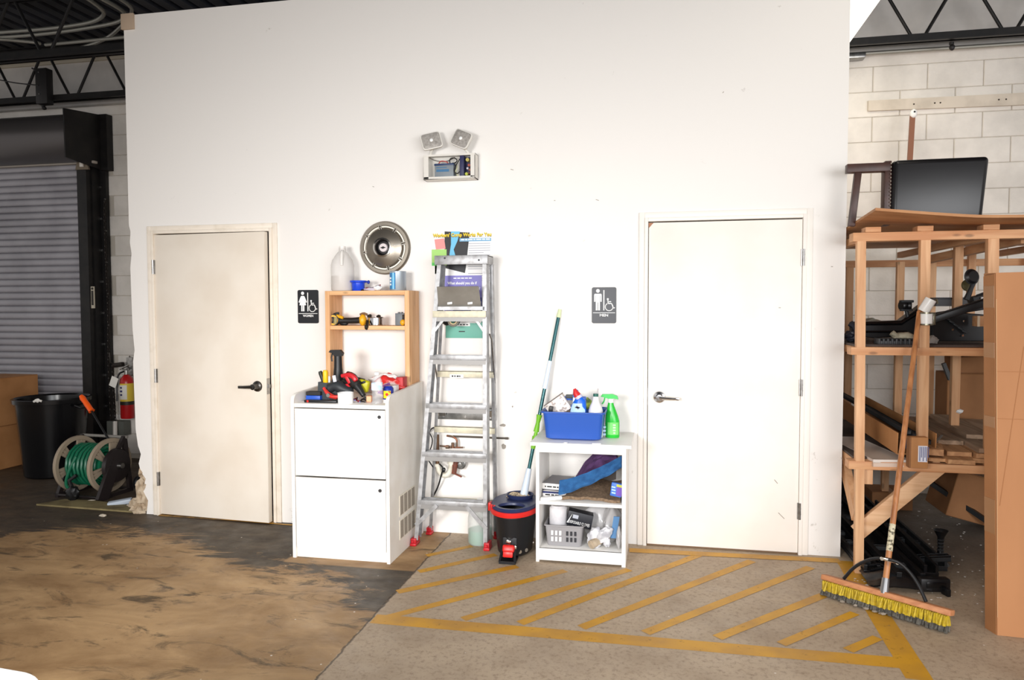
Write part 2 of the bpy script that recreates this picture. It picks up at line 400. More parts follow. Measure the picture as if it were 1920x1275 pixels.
# ------------------------------------------------------------------ rear wall of concrete blocks
BLK = M('painted_block', (236, 230, 222), .6, 0, (220, 214, 206), 5, .4, .7, .5, 60)
MOR = M('mortar_joint', (198, 190, 178), .8, 0, None, bump=.4)
g = G(); g.box(-9, 5.5, YB+.005, YB+.2, 0, 3.51); WB = obj('wall_back', g, MOR, kind='structure', smooth=0)
BW, BH = .392, .194
def block_mesh(w):
    g = G(); g.box(-w/2, w/2, YB-.004, YB+.02, 0, BH, .004, 1)
    me = bpy.data.meshes.new('block'); g.b.to_mesh(me); g.b.free(); me.materials.append(BLK); return me
bm_full = block_mesh(BW); org = ORG[WB.name]
def put_block(x, z):
    o = bpy.data.objects.new('block', bm_full); SC.collection.objects.link(o); o.parent = WB
    o.location = Vector((x, 0, z))-org+Vector((0, 0, 0))
    ORG[o.name] = org
for k in range(18):
    z = 3.413-(k+1)*.198+.002
    if z < -.1: break
    off = 1.654 if k % 2 == 0 else 1.855
    z0 = max(z, 0.0)
    for i in range(-1, 8): put_block(off+.2+i*.398-.398, z)
    for i in range(0, 3 if z < 3.0 else 6):
        x = -4.72-(.2 if k % 2 else 0)-i*.398
        if z < 3.0 and x < -5.42: continue
        put_block(x, z)
# the half course under the beam
g = G(); g.box(1.2, 5.4, YB-.003, YB+.02, 3.415, 3.508, .003, 1); obj('bond_course', g, BLK, WB, smooth=0)
g = G(); g.box(-8, -4, YB-.003, YB+.02, 3.415, 3.508, .003, 1); obj('bond_course', g, BLK, WB, smooth=0)
g = G(); g.box(-9, 5.5, YB-.05, YB+.2, 3.51, 3.955, .004, 1); g.box(-9, 5.5, YB-.08, YB-.02, 3.50, 3.525)
obj('trim_1', g, M('grey_tie_beam', (206, 201, 196), .7, 0, (186, 182, 178), 3), kind='structure', smooth=0)
g = G(); g.box(-9, 5.5, YB+.02, YB+.2, 3.955, 4.13); obj('wall_back_top', g, M('dark_parapet', (52, 42, 38), .8), kind='structure', smooth=0)
g = G(); g.box(-9, -3.9, YB-.075, YB-.03, 3.925, 3.955); g.box(-9, -3.9, YB-.06, YB-.03, 3.985, 4.0)
obj('trim_2', g, M('pale_ledge', (196, 186, 168), .6), kind='structure', smooth=0)
g = G(); g.prism([(1.618, YB-.03, 3.062), (3.6, YB-.03, 3.035), (3.6, YB-.03, 3.135), (1.618, YB-.03, 3.142)], (0, .026, 0))
t3 = obj('trim_3', g, M('painted_board', (222, 210, 194), .55, 0, (204, 192, 176), 7), kind='structure', smooth=0)
g = G()
for x in (2.1, 2.14, 2.55, 2.6, 1.95): g.disc((x, YB-.03, 3.095), .006, .003, 8)
obj('nail_hole', g, M('dark_hole', (60, 48, 40), .8), t3)
# ------------------------------------------------------------------ doors
DOORM = M('cream_door', (236, 226, 212), .42, 0, (228, 216, 200), 2.5)
DOORM2 = M('white_door', (244, 238, 230), .42, 0, (240, 232, 222), 2.5)
FRM = M('cream_frame', (240, 229, 214), .4, 0, (226, 214, 196), 12, .5, .75)
FRM2 = M('white_frame', (244, 238, 230), .4)
STEEL = M('brushed_steel', (168, 166, 164), .3, 1, (140, 138, 134), 30)
CHROME = M('chrome', (205, 205, 208), .14, 1)
DKST = M('dark_nickel', (92, 90, 88), .28, 1)
ALU = M('aluminium', (170, 170, 172), .45, .5, (140, 139, 138), 26, .42, .68)
BLACK = M('black_plastic', (20, 20, 22), .42)
SHEEN = M('black_gloss', (14, 14, 16), .22)
def door(idx, x0, dm, fm, hinge_left, ajar, handle_dir, hm):
    D = thing('door_%d' % idx, (x0+DW/2, 0, 0), None, None, kind='structure')
    g = G(); c = .052
    for s, a in ((-1, x0), (1, x0+DW)):                         # wrapped metal frame: face, step and stop
        xs = sorted((a+s*.018, a+s*c)); g.box(xs[0], xs[1], -.014, .001, 0, DH+c, .003)
        xs = sorted((a-s*.004, a+s*.0179)); g.box(xs[0], xs[1], -.022, .09, 0, DH+.018, .002)
    g.box(x0-.0181, x0+DW+.0181, -.0142, .001, DH+.0181, DH+c, .003); g.box(x0+.0041, x0+DW-.0041, -.0218, .09, DH-.004, DH+.018, .002)
    obj('frame', g, fm, D)
    hx = x0+.006 if hinge_left else x0+DW-.006; s = 1 if hinge_left else -1
    Rm = rotm((hx, 0, 0), az=-ajar*s)
    g = G(); g.box(min(hx, hx+s*.9), max(hx, hx+s*.9), -.012, .032, .012, 2.028, .002); g.xf(Rm)
    leaf = obj('door_leaf', g, dm, D)
    for z in (.27, 1.02, 1.80):
        g = G(); hp = (hx-s*.006, -.024); g.cyl((hp[0], hp[1], z-.05), (hp[0], hp[1], z+.05), .007, seg=10)
        for k in (-.017, .017): g.cyl((hp[0], hp[1], z+k-.0015), (hp[0], hp[1], z+k+.0015), .0085, seg=10)
        g.box(hp[0]-.012, hp[0]+.012, -.02, -.012, z-.05, z+.05); obj('hinge', g, STEEL, D)
    kx = hx+s*.83; kz = .965 if idx == 1 else .945
    g = G(); g.lathe([(.0, 0), (.036, 0), (.038, .004), (.034, .012), (.022, .016), (.016, .03), (.016, .05), (.02, .052), (.02, .06), (0, .062)], (kx, -.012, kz), (0, -1, 0)); g.xf(Rm)
    h = obj('handle', g, hm, D)
    g = G(); d = handle_dir
    g.tube([(kx, -.066, kz), (kx+d*.03, -.068, kz-.001), (kx+d*.075, -.068, kz-.003), (kx+d*.1, -.064, kz-.004)], [.012, .011, .010, .009], 10, smooth=1)
    g.obox((kx+d*.106, -.060, kz-.004), (.026, .016, .019), None, .003); g.disc((kx, -.07, kz), .012, .006, 16); g.xf(Rm)
    obj('lever', g, hm, h)
    g = G(); ex = hx+s*.9
    g.box(min(ex-s*.004, ex+s*.002), max(ex-s*.004, ex+s*.002), -.008, .028, kz-.055, kz+.055); g.box(min(ex, ex+s*.012), max(ex, ex+s*.012), .002, .018, kz-.012, kz+.012); g.xf(Rm)
    obj('latch_plate', g, STEEL, D)
    return D
d1 = door(1, D1, DOORM, FRM, True, 3.8, -1, DKST)
d2 = door(2, D2, DOORM2, FRM2, False, 0, 1, CHROME)
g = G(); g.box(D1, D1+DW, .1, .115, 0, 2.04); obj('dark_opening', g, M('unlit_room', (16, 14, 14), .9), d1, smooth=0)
g = G(); g.box(D1, D1+DW, -.03, .11, 0, .006, .002); obj('threshold', g, M('stained_threshold', (150, 112, 56), .6, 0, (92, 72, 48), 14), d1)
g = G(); g.box(D2, D2+DW, .0, .1, 0, .008, .002); obj('threshold', g, M('brown_threshold', (120, 92, 66), .6), d2)
g = G(); g.prism([(D2+.006, -.0135, 2.027), (D2+.036, -.0135, 2.027), (D2+.008, -.0135, 1.996)], (0, .003, 0)); obj('bare_corner', g, M('bare_wood', (170, 120, 92), .7), d2)
# scrapes and chips on wall and doors
SC1 = M('scrape', (150, 140, 128), .8); g = G(); rs = random.Random(3)
for (px, py, w, a) in [(395, 500, .02, 60), (442, 517, .025, 10), (1356, 173, .01, -50), (1120, 375, .02, 20), (1462, 577, .012, 0), (1040, 376, .01, 0), (420, 945, .05, 5), (350, 957, .02, 60), (372, 960, .02, 75), (1465, 967, .05, 45), (1455, 903, .03, 50), (1560, 500, .01, 0), (1200, 405, .012, 80), (960, 318, .02, 15), (700, 350, .012, 20)]:
    p = aty(px, py, -.013 if py > 430 and (290 < px < 510 or 1215 < px < 1500) else -.0006)
    g.obox(p, (w, .0012, .0035), rot(0, a, 0), 0)
obj('scuff_mark', g, SC1, d1, kind='stuff', smooth=0)
# broken plaster at the foot of the wall's left corner, tan board offcut at its head
g = G(); PL = M('broken_plaster', (196, 178, 154), .95, 0, (160, 138, 112), 22, .4, .65, .9, 50)
g.blob((XL+.045, .045, .13), (.06, .06, .14), .55, 9, 3, seed=2); g.blob((XL+.01, .02, .05), (.07, .05, .06), .6, 9, 3, seed=5); g.blob((XL+.045, .05, .3), (.03, .06, .05), .5, 9, 2, seed=8)
t = obj('broken_plaster', g, PL, label='crumbling tan plaster chunk at the damaged foot of the white wall beside the left door', cat='rubble', smooth=20)
g = G(); a, c = aty(238, 30, -.02), aty(262, 52, -.02); g.box(XL-.01, XL+.09, -.018, .0, c.z, a.z+.02, .002)
obj('board_offcut', g, M('tan_board', (186, 164, 142), .7), label='small tan board offcut at the top left corner of the white wall', cat='board')
# ================================================================== ROOF STEEL, CONDUITS, LIGHT FIXTURE
BSTEEL = M('black_painted_steel', (22, 21, 22), .5, .2, (34, 31, 30), 9)
def joist(y, zb, zt, x0, x1, ph, label, name='roof_joist'):
    J = thing(name, ((x0+x1)/2, y, zb), label, 'joist', None)
    for s in (-1, 1):
        g = G(); g.box(x0, x1, y+s*.012, y+s*.045, zb, zb+.009); g.box(x0, x1, y+s*.012, y+s*.02, zb, zb+.06); obj('bottom_chord', g, BSTEEL, J)
        g = G(); g.box(x0, x1, y+s*.012, y+s*.055, zt+.05, zt+.06); g.box(x0, x1, y+s*.012, y+s*.02, zt, zt+.06); obj('top_chord', g, BSTEEL, J)
    x = ph
    g0 = None
    while x > x0: x -= .612
    x += .612
    while x < x1-.3:
        for s in (-1, 1):
            if g0 is None or True:
                g = G(); g.cyl((x+s*.03, y, zb+.02), (x+s*.285, y, zt+.03), .0125, seg=8); obj('web_bar', g, BSTEEL, J)
        x += .612
    return J
joist(1.4, 3.478, 3.93, -8, 3.6, 1.882, 'black open web steel joist nearest the rear block wall, low over both sides')
joist(.35, 3.478, 3.93, -8, -3.95, -4.75, 'black open web steel joist in the upper left corner, in front of the rear one')
# cable box and hangers on the left joist
CBX = M('dark_box', (30, 28, 29), .5)
a, c = aty(70, 130, 1.33), aty(93, 195, 1.33)
t = thing('junction_box', ((a.x+c.x)/2, 1.33, c.z), 'tall black junction box hung between the webs of the rear joist', 'electrical box')
g = G(); g.box(a.x, c.x, 1.3, 1.38, c.z, a.z, .006); obj('box_body', g, CBX, t)
g = G(); g.disc(((a.x+c.x)/2-.02, 1.3, a.z-.04), .007, .004, 10); g.disc(((a.x+c.x)/2-.02, 1.3, c.z+.09), .007, .004, 10); obj('screw', g, STEEL, t)
g = G(); g.tube([aty(60, 128, 1.35), aty(72, 134, 1.35), aty(92, 131, 1.35)], .008, 6); obj('hanger', g, CBX, t)
g = G(); g.tube([aty(0, 150, 1.3), aty(30, 156, 1.3), aty(62, 159, 1.3), aty(72, 160, 1.3)], .006, 6, smooth=2)
obj('hanging_cable', g, CBX, label='thin dark cable running from the left edge to the black junction box', cat='cable')
g = G(); g.tube([aty(80, 196, 1.36), aty(83, 204, 1.36)], [.02, .014], 8); g.blob(aty(83, 203, 1.36), (.022, .022, .016), .1, sub=2)
obj('beam_clamp', g, CBX, label='small black clamp under the left joist above the roll-up door', cat='clamp')
g = G(); p = aty(1786, 88, 1.4); g.cyl((p.x, 1.42, 3.47), (p.x, 1.42, 3.45), .016, seg=10); g.blob((p.x+.004, 1.42, 3.432), (.02, .02, .024), .1, sub=2)
obj('beam_clamp', g, CBX, label='small black clamp under the right joist', cat='clamp')
CON = M('grey_conduit', (150, 148, 140), .38, .6)
conds = [([(-20, 62), (40, 58), (100, 53), (150, 46), (178, 40), (193, 31), (196, 22), (180, 8), (150, -12)], 3.86, .016, 'upper of the pale conduits bending at the left roof corner, innermost'),
         ([(-20, 71), (60, 66), (130, 58), (180, 50), (212, 44), (232, 37), (236, 26), (222, 14), (180, -8)], 3.84, .016, 'middle pale conduit bending towards the camera at the left roof corner'),
         ([(150, 90), (200, 74), (236, 42), (248, 24), (246, 12), (222, -4)], 3.8, .014, 'outermost pale conduit curling round the top left corner of the white wall'),
         ([(-20, 72), (30, 76), (70, 80), (75, 82)], 3.72, .014, 'short grey conduit lowest at the far left edge'),
         ([(85, 84), (140, 79), (200, 73), (240, 69)], 3.74, .014, 'dull grey conduit running just above the dark joist chord at left')]
for pts, z, r, lab in conds:
    g = G(); g.tube([atz(x, y, z) for x, y in pts], r, 8, smooth=2); obj('conduit', g, CON, label=lab, cat='conduit')
g = G(); g.cyl((1.2, 1.62, 3.495), (3.6, 1.62, 3.49), .014, seg=8); obj('conduit', g, CON, label='thin conduit running under the right joist along the block wall', cat='conduit')
# fluorescent fixture over the rear right corner
t = thing('ceiling_light', (1.22, .75, 3.5), 'long lit fluorescent fixture hanging at the top right corner of the white wall', 'ceiling light')
g = G(); g.prism([(1.045, .1, 3.58), (1.385, .1, 3.58), (1.385, .1, 3.56), (1.3, .1, 3.62), (1.13, .1, 3.62), (1.045, .1, 3.56)], (0, 1.22, 0)) if False else g.box(1.045, 1.385, .14, 1.3, 3.515, 3.56, .006)
obj('housing', g, M('white_enamel', (240, 238, 230), .4), t)
TUBE = M('lit_tube', (255, 250, 232), .3, emit=6)
for x in (1.1, 1.33):
    g = G(); g.cyl((x, .17, 3.50), (x, 1.27, 3.50), .016, seg=12); obj('tube', g, TUBE, t)
g = G(); g.box(1.05, 1.38, .15, 1.29, 3.478, 3.484); obj('diffuser', g, M('lit_diffuser', (255, 252, 238), .4, emit=1.6), t)
area('fixture_lamp', (1.25, .7, 3.46), (1.4, .8, 0), .3, 1.1, 10, (1, .93, .78))
g = G(); p = aty(1597, 105, 1.66); g.box(p.x-.1, p.x+.09, 1.6, 1.69, 3.46, 3.50, .004); obj('junction_box', g, STEEL, label='small galvanised box where the right conduit ends beside the white wall', cat='electrical box')
# ================================================================== ROLL-UP DOOR
RU = thing('roll_up_door', (-6.4, 1.6, 0), 'grey steel roll-up door with black guide rail in the left bay', 'roll-up door')
SLM = M('grey_slat', (166, 164, 170), .42, .1, (150, 148, 154), 3)
sl_h = .0665; first = None
for k in range(44):
    z = 2.93-(k+1)*sl_h
    if z < .02: break
    if first is None:
        g = G(); prof = [(0, .0), (-.012, .006), (-.017, .02), (-.018, .045), (-.011, .058), (0, .062), (.004, .0665), (.012, .0665), (.012, 0)]
        g.prism([(-7.6, 1.585+p[0], z+p[1]) for p in prof], (2.1, 0, 0)); first = obj('slat', g, SLM, RU, smooth=50)
    else: clone(first, (0, 0, -k*sl_h), RU)
g = G(); g.box(-7.6, -5.5, 1.565, 1.6, .0, .03, .003); obj('bottom_bar', g, BSTEEL, RU)
HOOD = M('hood_steel', (92, 88, 88), .36, .5)
g = G(); N = 14; pr = []
for i in range(N+1):
    t_ = -PI/2+PI*i/N; pr.append((1.44-.24*math.cos(t_), 3.135+.22*math.sin(t_)))
pr = [(1.66, 2.92)]+pr+[(1.66, 3.36)]
g.prism([(-7.6, p[0], p[1]) for p in pr], (2.2, 0, 0)); obj('hood', g, HOOD, RU, smooth=40)
g = G(); g.box(-7.6, -5.35, 1.5, 1.55, 2.905, 2.93, .003); obj('lintel_strip', g, M('pale_strip', (168, 160, 150), .5), RU)
g = G(); pl = [(1.2, 3.36), (1.2, 2.88), (1.32, 2.86), (1.66, 2.84), (1.66, 3.5), (1.45, 3.45)]
g.prism([(-5.385, p[0], p[1]) for p in [(1.18, 3.345), (1.19, 2.90), (1.66, 2.86), (1.66, 3.40)]], (.012, 0, 0))
g.box(-5.385, -5.30, 1.62, 1.70, 2.86, 3.40); obj('bracket_plate', g, BSTEEL, RU)
g = G(); g.box(-5.545, -5.44, 1.50, 1.69, .02, 2.90); g.box(-5.47, -5.36, 1.66, 1.70, .02, 2.90); g.box(-5.44, -5.425, 1.56, 1.69, .02, 2.9); obj('guide_rail', g, BSTEEL, RU)
g = G()
for k in range(9):
    z = 2.7-k*.31; g.disc((-5.415, 1.658, z), .012, .008, 8); g.disc((-5.37, 1.658, z-.12), .010, .006, 8)
obj('bolt', g, STEEL, RU)
g = G(); a = aty(176, 300, 1.5); g.prism([(-5.55, 1.49, 2.845), (-5.40, 1.49, 2.845), (-5.445, 1.49, 2.99), (-5.485, 1.49, 3.01), (-5.515, 1.49, 2.98)], (0, .02, 0)); g.disc((-5.475, 1.49, 2.955), .018, .012, 12)
obj('bell_mouth_guide', g, M('tan_casting', (120, 108, 92), .5, .3), RU)
g = G(); p = aty(153, 308, 1.48); g.obox(p, (.035, .02, .05), None, .003); obj('end_stop', g, M('pale_tab', (220, 214, 206), .5), RU)
g = G(); p0, p1 = aty(174, 545, 1.49), aty(174, 578, 1.49); g.box(p0.x-.018, p0.x+.018, 1.485, 1.495, p1.z, p0.z+.04); lb = obj('label_plate', g, M('pale_label', (186, 178, 160), .6), RU)
g = G(); g.box(p0.x-.012, p0.x+.01, 1.483, 1.487, p1.z+.03, p1.z+.17); g.disc((p0.x, 1.485, p0.z+.02), .012, .003, 10); obj('label_print', g, M('dark_print', (50, 46, 42), .7), lb)
# hoist chain: real links, too small to pick apart
CH = M('dark_chain', (52, 46, 42), .45, .6)
g = G(); zz = 2.55; k = 0
while zz > .32:
    for dx in (0, .045):
        if dx and zz > .95: continue
        x = -5.325+dx*(1 if zz > .4 else .9)+.006*math.sin(zz*5); ring = []
        for i in range(8):
            t_ = 2*PI*i/8; a_, b_ = .011*math.cos(t_), .02*math.sin(t_)
            ring.append((x+a_, 1.6, zz+b_) if k % 2 else (x, 1.6+a_, zz+b_))
        g.tube(ring, .0035, 5, closed=True)
    zz -= .031; k += 1
obj('hoist_chain', g, CH, label='dark hoist chain hanging beside the black guide rail of the roll-up door', cat='chain')
g = G(); p = aty(222, 684, 1.6); g.obox(p, (.11, .05, .045), rot(0, -8, 0), .012); g.tube([p+V(-.04, 0, 0), p+V(-.09, 0, .02), p+V(-.1, 0, .12)], .007, 6)
obj('chain_keeper', g, CH, label='dark chain keeper bracket on the block wall above the fire extinguisher', cat='bracket')
g = G(); p = aty(222, 802, 1.62); g.box(p.x-.1, p.x+.09, 1.58, 1.68, p.z-.07, p.z+.07, .004); obj('wall_box', g, M('grey_green_box', (92, 94, 88), .6), label='grey metal box low on the rear wall beside the fire extinguisher', cat='electrical box')
g = G(); g.tube([aty(216, 838, 1.5), aty(216, 790, 1.55)], .02, 8); obj('pipe', g, M('white_pipe', (214, 208, 200), .4), label='short white pipe stub behind the hose reel', cat='pipe')
# fire extinguisher
ex = aty(241, 740, 1.58).x; FE = thing('fire_extinguisher', (ex, 1.56, .43), 'red fire extinguisher with yellow label hung on the rear wall behind the white wall edge', 'fire extinguisher')
RED = M('red_enamel', (176, 26, 28), .3)
g = G(); g.lathe([(0, .43), (.058, .43), (.062, .445), (.062, .78), (.055, .82), (.03, .85), (.018, .86), (0, .86)], (ex, 1.56, 0)); obj('cylinder', g, RED, FE)
g = G(); g.lathe([(.0625, .60), (.0625, .775)], (ex, 1.56, 0)); lb = obj('label', g, M('yellow_label', (216, 186, 60), .5), FE)
g = G(); g.lathe([(.063, .565), (.063, .60)], (ex, 1.56, 0)); obj('label_band', g, M('dark_band', (40, 38, 30), .5), FE)
g = G(); g.sheet(lambda u, v: (ex-.0645*math.sin((.75-u)*1.9-.2), 1.56-.0645*math.cos((.75-u)*1.9-.2), .62+.14*v), 8, 2, .001); lb2 = obj('label_panel', g, M('white_label', (222, 218, 208), .5), FE)
g = G()
for zz, w in ((.735, .02), (.70, .026), (.665, .022)): g.obox((ex-.012, 1.495, zz), (w, .003, .018), None, .002)
obj('label_print', g, M('navy_print', (48, 50, 92), .5), lb2)
g = G(); g.cyl((ex, 1.56, .86), (ex, 1.56, .90), .02, seg=12); g.obox((ex-.02, 1.56, .93), (.11, .022, .012), rot(0, -25, 0), .003); g.obox((ex-.02, 1.56, .905), (.1, .022, .010), rot(0, 8, 0), .003); obj('valve_handle', g, STEEL, FE)
g = G(); g.tube([(ex-.02, 1.55, .89), (ex-.07, 1.54, .87), (ex-.085, 1.53, .8), (ex-.08, 1.52, .6)], .009, 8, smooth=2); obj('hose', g, BLACK, FE)
g = G(); g.obox((ex-.095, 1.5, .79), (.075, .003, .1), rot(0, 22, 0), 0); obj('inspection_tag', g, M('paper_white', (236, 232, 224), .7), FE)
g = G(); g.tube([(ex-.03, 1.6, .9), (ex-.03, 1.65, 1.0), (ex-.06, 1.68, 1.03)], .006, 6); g.box(ex-.05, ex+.02, 1.62, 1.69, .84, 1.02); obj('wall_hook', g, STEEL, FE)
# ================================================================== LEFT FLOOR OBJECTS
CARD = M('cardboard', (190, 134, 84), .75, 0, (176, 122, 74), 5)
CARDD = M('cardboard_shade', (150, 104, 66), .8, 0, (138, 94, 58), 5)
TAPE = M('packing_tape', (160, 112, 66), .3)
def carton(name, x0, x1, y0, y1, z0, z1, label, R=None, mat=None, tape=True):
    c = Vector(((x0+x1)/2, (y0+y1)/2, z0)); T = thing(name, c, label, 'box')
    M4 = Matrix.Translation(c) @ R.to_4x4() @ Matrix.Translation(-c) if R else Matrix()
    g = G(); g.box(x0, x1, y0, y1, z0, z1-.004, .004, 1); g.xf(M4); obj('carton_body', g, mat or CARD, T)
    for s in (0, 1):
        g = G(); g.box(x0 if s == 0 else (x0+x1)/2+.001, (x0+x1)/2-.001 if s == 0 else x1, y0, y1, z1-.0035, z1, .001, 1); g.xf(M4); obj('flap', g, mat or CARD, T)
    if tape:
        xm = (x0+x1)/2; g = G(); g.box(xm-.025, xm+.025, y0-.0008, y1, z1, z1+.0008); g.box(xm-.025, xm+.025, y0-.0012, y0-.0004, z1-.08, z1+.0005); g.xf(M4); obj('tape_strip', g, TAPE, T)
    return T
carton('cardboard_box', -6.75, -6.02, .98, 1.40, 0, .41, 'lower brown cardboard box of the stack at the left edge behind the trash can')
carton('cardboard_box', -6.78, -5.98, .96, 1.42, .412, .86, 'upper brown cardboard box of the stack at the left edge behind the trash can')
tx, ty = -5.40, .98
TC = thing('trash_can', (tx, ty, 0), 'tall round black plastic trash can in front of the roll-up door', 'trash can')
g = G(); g.lathe([(0, .0), (.225, .0), (.235, .012), (.285, .62), (.29, .66), (.312, .665), (.315, .70), (.30, .705), (.283, .69), (.276, .64), (.225, .03), (0, .02)], (tx, ty, 0), seg=48); obj('can_body', g, SHEEN, TC)
for s in (-1, 1):
    g = G(); a = Vector((tx+s*.30, ty, .62)); g.tube([a+V(0, -.07, .02), a+V(s*.045, -.06, 0), a+V(s*.045, .06, 0), a+V(0, .07, .02)], .011, 8); obj('handle', g, SHEEN, TC)
g = G(); g.tube([(tx+.1, ty-.3, .70), (tx+.13, ty-.29, .715), (tx+.16, ty-.275, .702)], .01, 6); g.blob((tx+.13, ty-.29, .71), (.025, .012, .018), .3, sub=2); obj('torn_label', g, M('paper_white', (236, 232, 224), .7), TC)
# hose reel cart
cL_, cR_ = aty(143, 882, .42), aty(207, 877, .42); rc = Vector((cR_.x-.075, .42, 0)); HR = thing('hose_reel_cart', rc, 'black hose reel cart with tan spoked discs and green hose beside the trash can', 'hose reel')
TANP = M('tan_plastic', (158, 142, 122), .45); HB = M('brown_black_plastic', (36, 30, 30), .4)
ax = Vector((1, -.06, 0)).normalized(); perp = Vector((-ax.y, ax.x, 0)); zc = .245
AXm = Matrix((perp, Vector((0, 0, 1)), ax)).transposed()     # local x = across, y = up, z = along the axle
def ringdisc(off, R_):
    g = G(); c = rc+ax*off+V(0, 0, zc)
    g.lathe([(R_-.032, -.008), (R_-.03, -.014), (R_, -.014), (R_+.004, 0), (R_, .014), (R_-.03, .014), (R_-.032, .008), (R_-.032, -.008)], c, ax, 40)
    g.lathe([(.0, -.012), (.075, -.012), (.075, .012), (0, .012)], c, ax, 24)
    for k in range(6):
        t_ = 2*PI*k/6+.3
        for d_ in (-.16, .0, .16):
            p = lambda r, t__: c+AXm @ Vector((r*math.cos(t__), r*math.sin(t__), 0))
            g.bar(p(.065, t_+d_*.5), p(R_-.02, t_+d_), .022, .014, ax)
    return obj('reel_disc', g, TANP, HR)
LO = cL_.x-rc.x; ringdisc(LO, .222); ringdisc(.075, .215)
g = G(); rs = random.Random(4)
for lay, rr in enumerate((.115, .138, .16)):
    pts = []; n = 9-lay
    for i in range(n*16+1):
        t_ = 2*PI*i/16; off = LO+.03+(.02-LO)*(i/(n*16)) if lay % 2 == 0 else .05-(.02-LO)*(i/(n*16))
        w = rr+.008*noise.noise(Vector((i*.13, lay, 0)))
        pts.append(rc+ax*(off+.012*noise.noise(Vector((i*.05, lay, 3))))+V(0, 0, zc)+AXm @ Vector((w*math.cos(t_), w*math.sin(t_), 0)))
    g.tube(pts, .0115, 6)
g.cyl(rc+ax*(LO+.02)+V(0, 0, zc), rc+ax*.07+V(0, 0, zc), .1, seg=20)
g.tube([rc+ax*-.12+V(0, -.14, .33), rc+ax*-.13+V(-.03, -.18, .22), rc+ax*-.17+V(-.02, -.19, .1), rc+ax*-.13+V(0, -.16, .06)], .012, 8, smooth=2)
obj('garden_hose', g, M('green_hose', (22, 104, 74), .35), HR)
def rp(a_, p_, z): return rc+ax*a_+perp*p_+V(0, 0, z)
for off in (LO-.04, .125):                                    # side frames
    g = G(); g.bar(rp(off, -.17, .015), rp(off, .17, .015), .03, .03); g.bar(rp(off, -.15, .02), rp(off, -.03, .28), .035, .028, ax); g.bar(rp(off, .15, .02), rp(off, .10, .46), .035, .028, ax)
    g.bar(rp(off, -.03, .28), rp(off, .10, .46), .03, .026, ax)
    obj('side_frame', g, HB, HR)
g = G(); c = rp(.14, 0, zc); g.lathe([(0, -.02), (.13, -.02), (.14, -.01), (.13, .015), (.05, .03), (0, .03)], c, ax, 32)
g.bar(rp(.15, -.02, .3), rp(.15, -.17, .0), .10, .03, ax); obj('side_cover', g, HB, HR)
g = G(); g.lathe([(0, 0), (.028, 0), (.022, .03), (0, .032)], c+ax*.03, ax, 16); obj('hub_cap', g, STEEL, HR)
g = G(); g.cyl(rp(LO-.05, .11, .455), rp(.15, .11, .455), .012, seg=10); obj('cross_bar', g, M('grey_bar', (130, 126, 120), .4), HR)
g = G(); g.cyl(rp(LO-.04, -.16, .02), rp(.13, -.16, .02), .012, seg=8); obj('base_bar', g, HB, HR); g = G(); g.cyl(rp(LO-.04, .16, .02), rp(.13, .16, .02), .012, seg=8); obj('base_bar', g, HB, HR)
for off in (LO-.07, .175):
    g = G(); g.lathe([(0, -.018), (.055, -.018), (.062, -.01), (.062, .01), (.055, .018), (0, .018)], rp(off, .2, .062), ax, 24); obj('wheel', g, BLACK, HR)
g = G(); p = aty(137, 930, .2); g.blob((p.x, .2, .06), (.05, .04, .06), .25, sub=3); g.tube([(p.x, .2, .09), (p.x-.03, .2, .16), (p.x+.02, .22, .2)], .015, 8)
obj('hose_nozzle', g, BLACK, HR)
# orange-handled tool
a, b_, c = aty(152, 742, .58), aty(172, 771, .56), aty(206, 828, .5); OT = thing('pruning_saw', c, 'black shafted tool with a bright orange grip leaning on the hose reel', 'tool')
d = (b_-a).normalized()
g = G(); g.tube([a, a+d*.03, a+d*.07, a+d*.1, b_-d*.01, b_], [.016, .024, .021, .023, .022, .026], 12); obj('grip', g, M('orange_grip', (255, 96, 22), .4), OT)
g = G(); g.tube([b_, (b_+c)/2, c, c+(c-b_)*.35], .0085, 8); obj('shaft', g, BLACK, OT)
g = G(); a = atz(205, 941, .03); g.obox((-4.03, .16, .025), (.17, .05, .035), rot(8, -8, 25), .008); obj('plastic_tray', g, M('pale_blue_plastic', (190, 200, 212), .4), label='pale blue plastic piece on the floor between hose reel and broken plaster', cat='plastic piece')
g = G(); g.prism([(-4.66, .035, .001), (-3.72, .0, .001), (-3.70, .1, .001), (-4.30, .21, .001), (-4.56, .2, .001)], (0, 0, .012)); obj('plank', g, M('dirty_pale_plank', (146, 132, 92), .8, 0, (104, 90, 60), 6), label='dirty pale plank lying flat in front of the hose reel', cat='plank', smooth=0)
DEB = M('plaster_crumb', (208, 196, 178), .9)
rs = random.Random(9)
for i, (px, py, r) in enumerate([(492, 972 - 3, .0), (160, 932, .012), (172, 941, .02), (140, 943, .009), (193, 969, .022), (452, 0, 0), (250, 957, .02), (243, 950, .025), (228, 952, .013), (640, 985, 0)]):
    if r <= 0: continue
    p = atz(px, py, 0); g = G(); g.blob((p.x, p.y, r*.4), (r*1.6, r, r*.5), .5, sub=1, seed=i)
    obj('plaster_crumb', g, DEB, label='pale plaster crumb on the floor near the hose reel and damaged wall corner', cat='crumb', group='plaster crumbs by the damaged wall corner', smooth=0)
